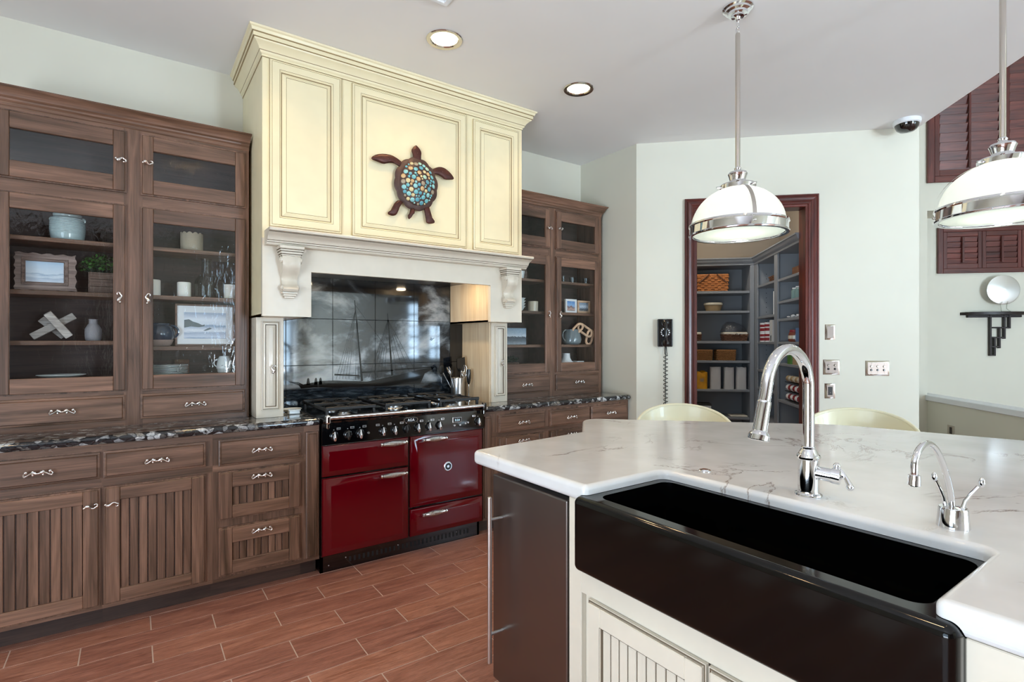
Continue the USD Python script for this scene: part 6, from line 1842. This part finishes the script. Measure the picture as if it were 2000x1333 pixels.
for r_, (z, m1, m2, lev) in enumerate(((0.985, 'tan_pack', 'cream_glaze', 'top'), (0.905, 'plastic_white', 'red_label', 'middle'), (0.825, 'plastic_white', 'red_label', 'bottom'))):
    t = thing('packet_rack', f'row of rolled packets on the {lev} tier of the wire rack in the pantry', 'rack', (1.38, 0.35, z), fr=FRAME_P)
    part(t, 'wire_shelf', join(*[cyl((1.34, y, z - 0.006), (1.46, y, z - 0.02), 0.003, 6) for y in (0.21, 0.30, 0.39, 0.48, 0.545)] + [cyl((1.34, 0.20, z - 0.006), (1.34, 0.55, z - 0.006), 0.003, 6), cyl((1.46, 0.20, z - 0.02), (1.46, 0.55, z - 0.02), 0.003, 6)] + [cyl((1.46, y, z - 0.02 if r_ < 2 else 0.805), (1.46, y, z + 0.07), 0.003, 6) for y in (0.20, 0.55)]), 'black_matte')
    for k in range(6):
        y = 0.235 + 0.055 * k
        part(t, 'roll', cyl((1.365, y - 0.024, z + 0.026), (1.365, y + 0.024, z + 0.026), 0.028, 16, 0.004), m1 if k % 2 else m2)
# pantry lamp on its ceiling
t = thing('pantry_lamp', 'round flush ceiling lamp inside the pantry', 'ceiling lamp', (0.75, 0.85, CEIL), fr=FRAME_P)
part(t, 'base', lathe([(0.15, 0), (0.15, -0.02), (0, -0.02)], 32, (0.75, 0.85, CEIL)), 'white_trim')
part(t, 'diffuser', lathe([(0.14, -0.02), (0.13, -0.05), (0.08, -0.075), (0, -0.082)], 32, (0.75, 0.85, CEIL)), 'lamp_pantry')

# ================================================================= LIVING ROOM WALL BEYOND
def shutters(name, label, x0, z0, z1, y, npan, pw_, fw, sw, pitch, rail, blade):
    x1 = x0 + 2 * fw + npan * pw_
    t = thing(name, label, 'shutters', ((x0 + x1) / 2, y, z0), fr=FRAME_P)
    for p_, q_ in ((x0, x0 + fw), (x1 - fw, x1)):
        part(t, 'outer_frame', cbox(p_, q_, y - 0.035, y, z0, z1, 0.004), 'shutter_upright')
    for p_, q_ in ((z0, z0 + fw), (z1 - fw, z1)):
        part(t, 'outer_frame', cbox(x0 + fw, x1 - fw, y - 0.034, y, p_, q_, 0.004), 'shutter_cross')
    part(t, 'back', box(x0 + fw, x1 - fw, y - 0.004, y - 0.001, z0 + fw, z1 - fw), 'black_gap')
    for k in range(npan):
        a = x0 + fw + k * pw_
        b = a + pw_
        for p_, q_ in ((a + 0.002, a + sw), (b - sw, b - 0.002)):
            part(t, 'panel_stile', cbox(p_, q_, y - 0.03, y - 0.004, z0 + fw, z1 - fw, 0.003), 'shutter_upright')
        for p_, q_ in ((z0 + fw, z0 + fw + rail), (z1 - fw - rail, z1 - fw)):
            part(t, 'panel_rail', cbox(a + sw, b - sw, y - 0.029, y - 0.005, p_, q_, 0.003), 'shutter_cross')
        za, zb = z0 + fw + rail, z1 - fw - rail
        n = int((zb - za) / pitch)
        for i in range(n):
            c = za + (zb - za) * (i + 0.5) / n
            m = cbox(a + sw + 0.001, b - sw - 0.001, y - 0.020, y - 0.012, c - blade / 2, c + blade / 2, 0.003)
            part(t, 'louver', rot2(m, (0, y - 0.016, c), (1, 0, 0), 15), 'shutter_cross', smooth=False)
        part(t, 'tilt_rod', cbox((a + b) / 2 - 0.012, (a + b) / 2 + 0.012, y - 0.048, y - 0.034, za + 0.01, zb - 0.01, 0.003), 'shutter_upright')
    return t


shutters('plantation_shutters', 'large dark red wooden shutters high on the living room wall', 3.60, 3.262, 5.1, 2.642, 3, 0.74, 0.075, 0.055, 0.108, 0.07, 0.116)
shutters('plantation_shutters', 'smaller dark red wooden shutters low in the wall recess', 3.962, 2.212, 2.80, 3.094, 3, 0.44, 0.06, 0.045, 0.061, 0.06, 0.066)

t = thing('wall_shelf', 'black console shelf on a stepped lattice bracket in the wall recess', 'shelf', (4.6, 3.0, 1.17), fr=FRAME_P)
sh = []
for a in np.linspace(PI, 2 * PI, 32):
    sh.append((4.60 + 0.37 * math.cos(a), 3.093 + 0.20 * math.sin(a)))
part(t, 'shelf_board', prism_z(Polygon(sh), 1.675, 1.71), 'iron_black')
part(t, 'shelf_apron', cbox(4.30, 4.90, 3.06, 3.093, 1.645, 1.675, 0.003), 'iron_black')
BR = [((4.554, 1.168), (4.554, 1.68)), ((4.60, 1.168), (4.60, 1.40)), ((4.655, 1.265), (4.655, 1.505)), ((4.71, 1.385), (4.71, 1.68)), ((4.766, 1.515), (4.766, 1.68)),
      ((4.554, 1.168), (4.60, 1.168)), ((4.554, 1.275), (4.655, 1.275)), ((4.554, 1.39), (4.71, 1.39)), ((4.554, 1.515), (4.766, 1.515))]
for (x0, z0), (x1, z1) in BR:
    if x0 == x1:
        part(t, 'bracket_bar', cbox(x0 - 0.010, x0 + 0.010, 3.055, 3.092, z0 - 0.010, z1, 0.002), 'iron_black')
    else:
        part(t, 'bracket_bar', cbox(x0 + 0.009, x1 - 0.009, 3.056, 3.091, z0 - 0.009, z0 + 0.009, 0.002), 'iron_black')
t = thing('disc_sculpture', 'spun silver disc on a small stand on the black wall shelf', 'ornament', (4.655, 2.99, 1.71), fr=FRAME_P)
part(t, 'disc', lathe([(0, 0.018), (0.02, 0.020), (0.10, 0.014), (0.17, 0.004), (0.183, 0.0), (0.17, -0.004), (0.0, 0.004)], 64, (4.651, 2.99, 1.985), 'y'), 'mirror_disc')
part(t, 'stand', join(*[tube([(4.651 + s * 0.05, 2.95, 1.711), (4.651 + s * 0.03, 2.985, 1.75), (4.651 + s * 0.035, 2.99, 1.80), (4.651 + s * 0.03, 2.965, 1.835)], 0.005, 8) for s in (-1, 1)] + [cyl((4.60, 2.95, 1.714), (4.70, 2.95, 1.714), 0.004, 8)]), 'clear_glass')
oy = 2.19
t = thing('wall_outlet', 'nickel electrical outlet on the low wall beyond the island', 'wall socket', (NB, oy, 0.33), fr=FRAME_P)
part(t, 'cover', cbox(NB - 0.006, NB, oy - 0.062, oy + 0.062, 0.275, 0.39, 0.003), 'nickel')
part(t, 'insert', cbox(NB - 0.008, NB - 0.005, oy - 0.02, oy + 0.02, 0.295, 0.37, 0.001), 'black_plastic')
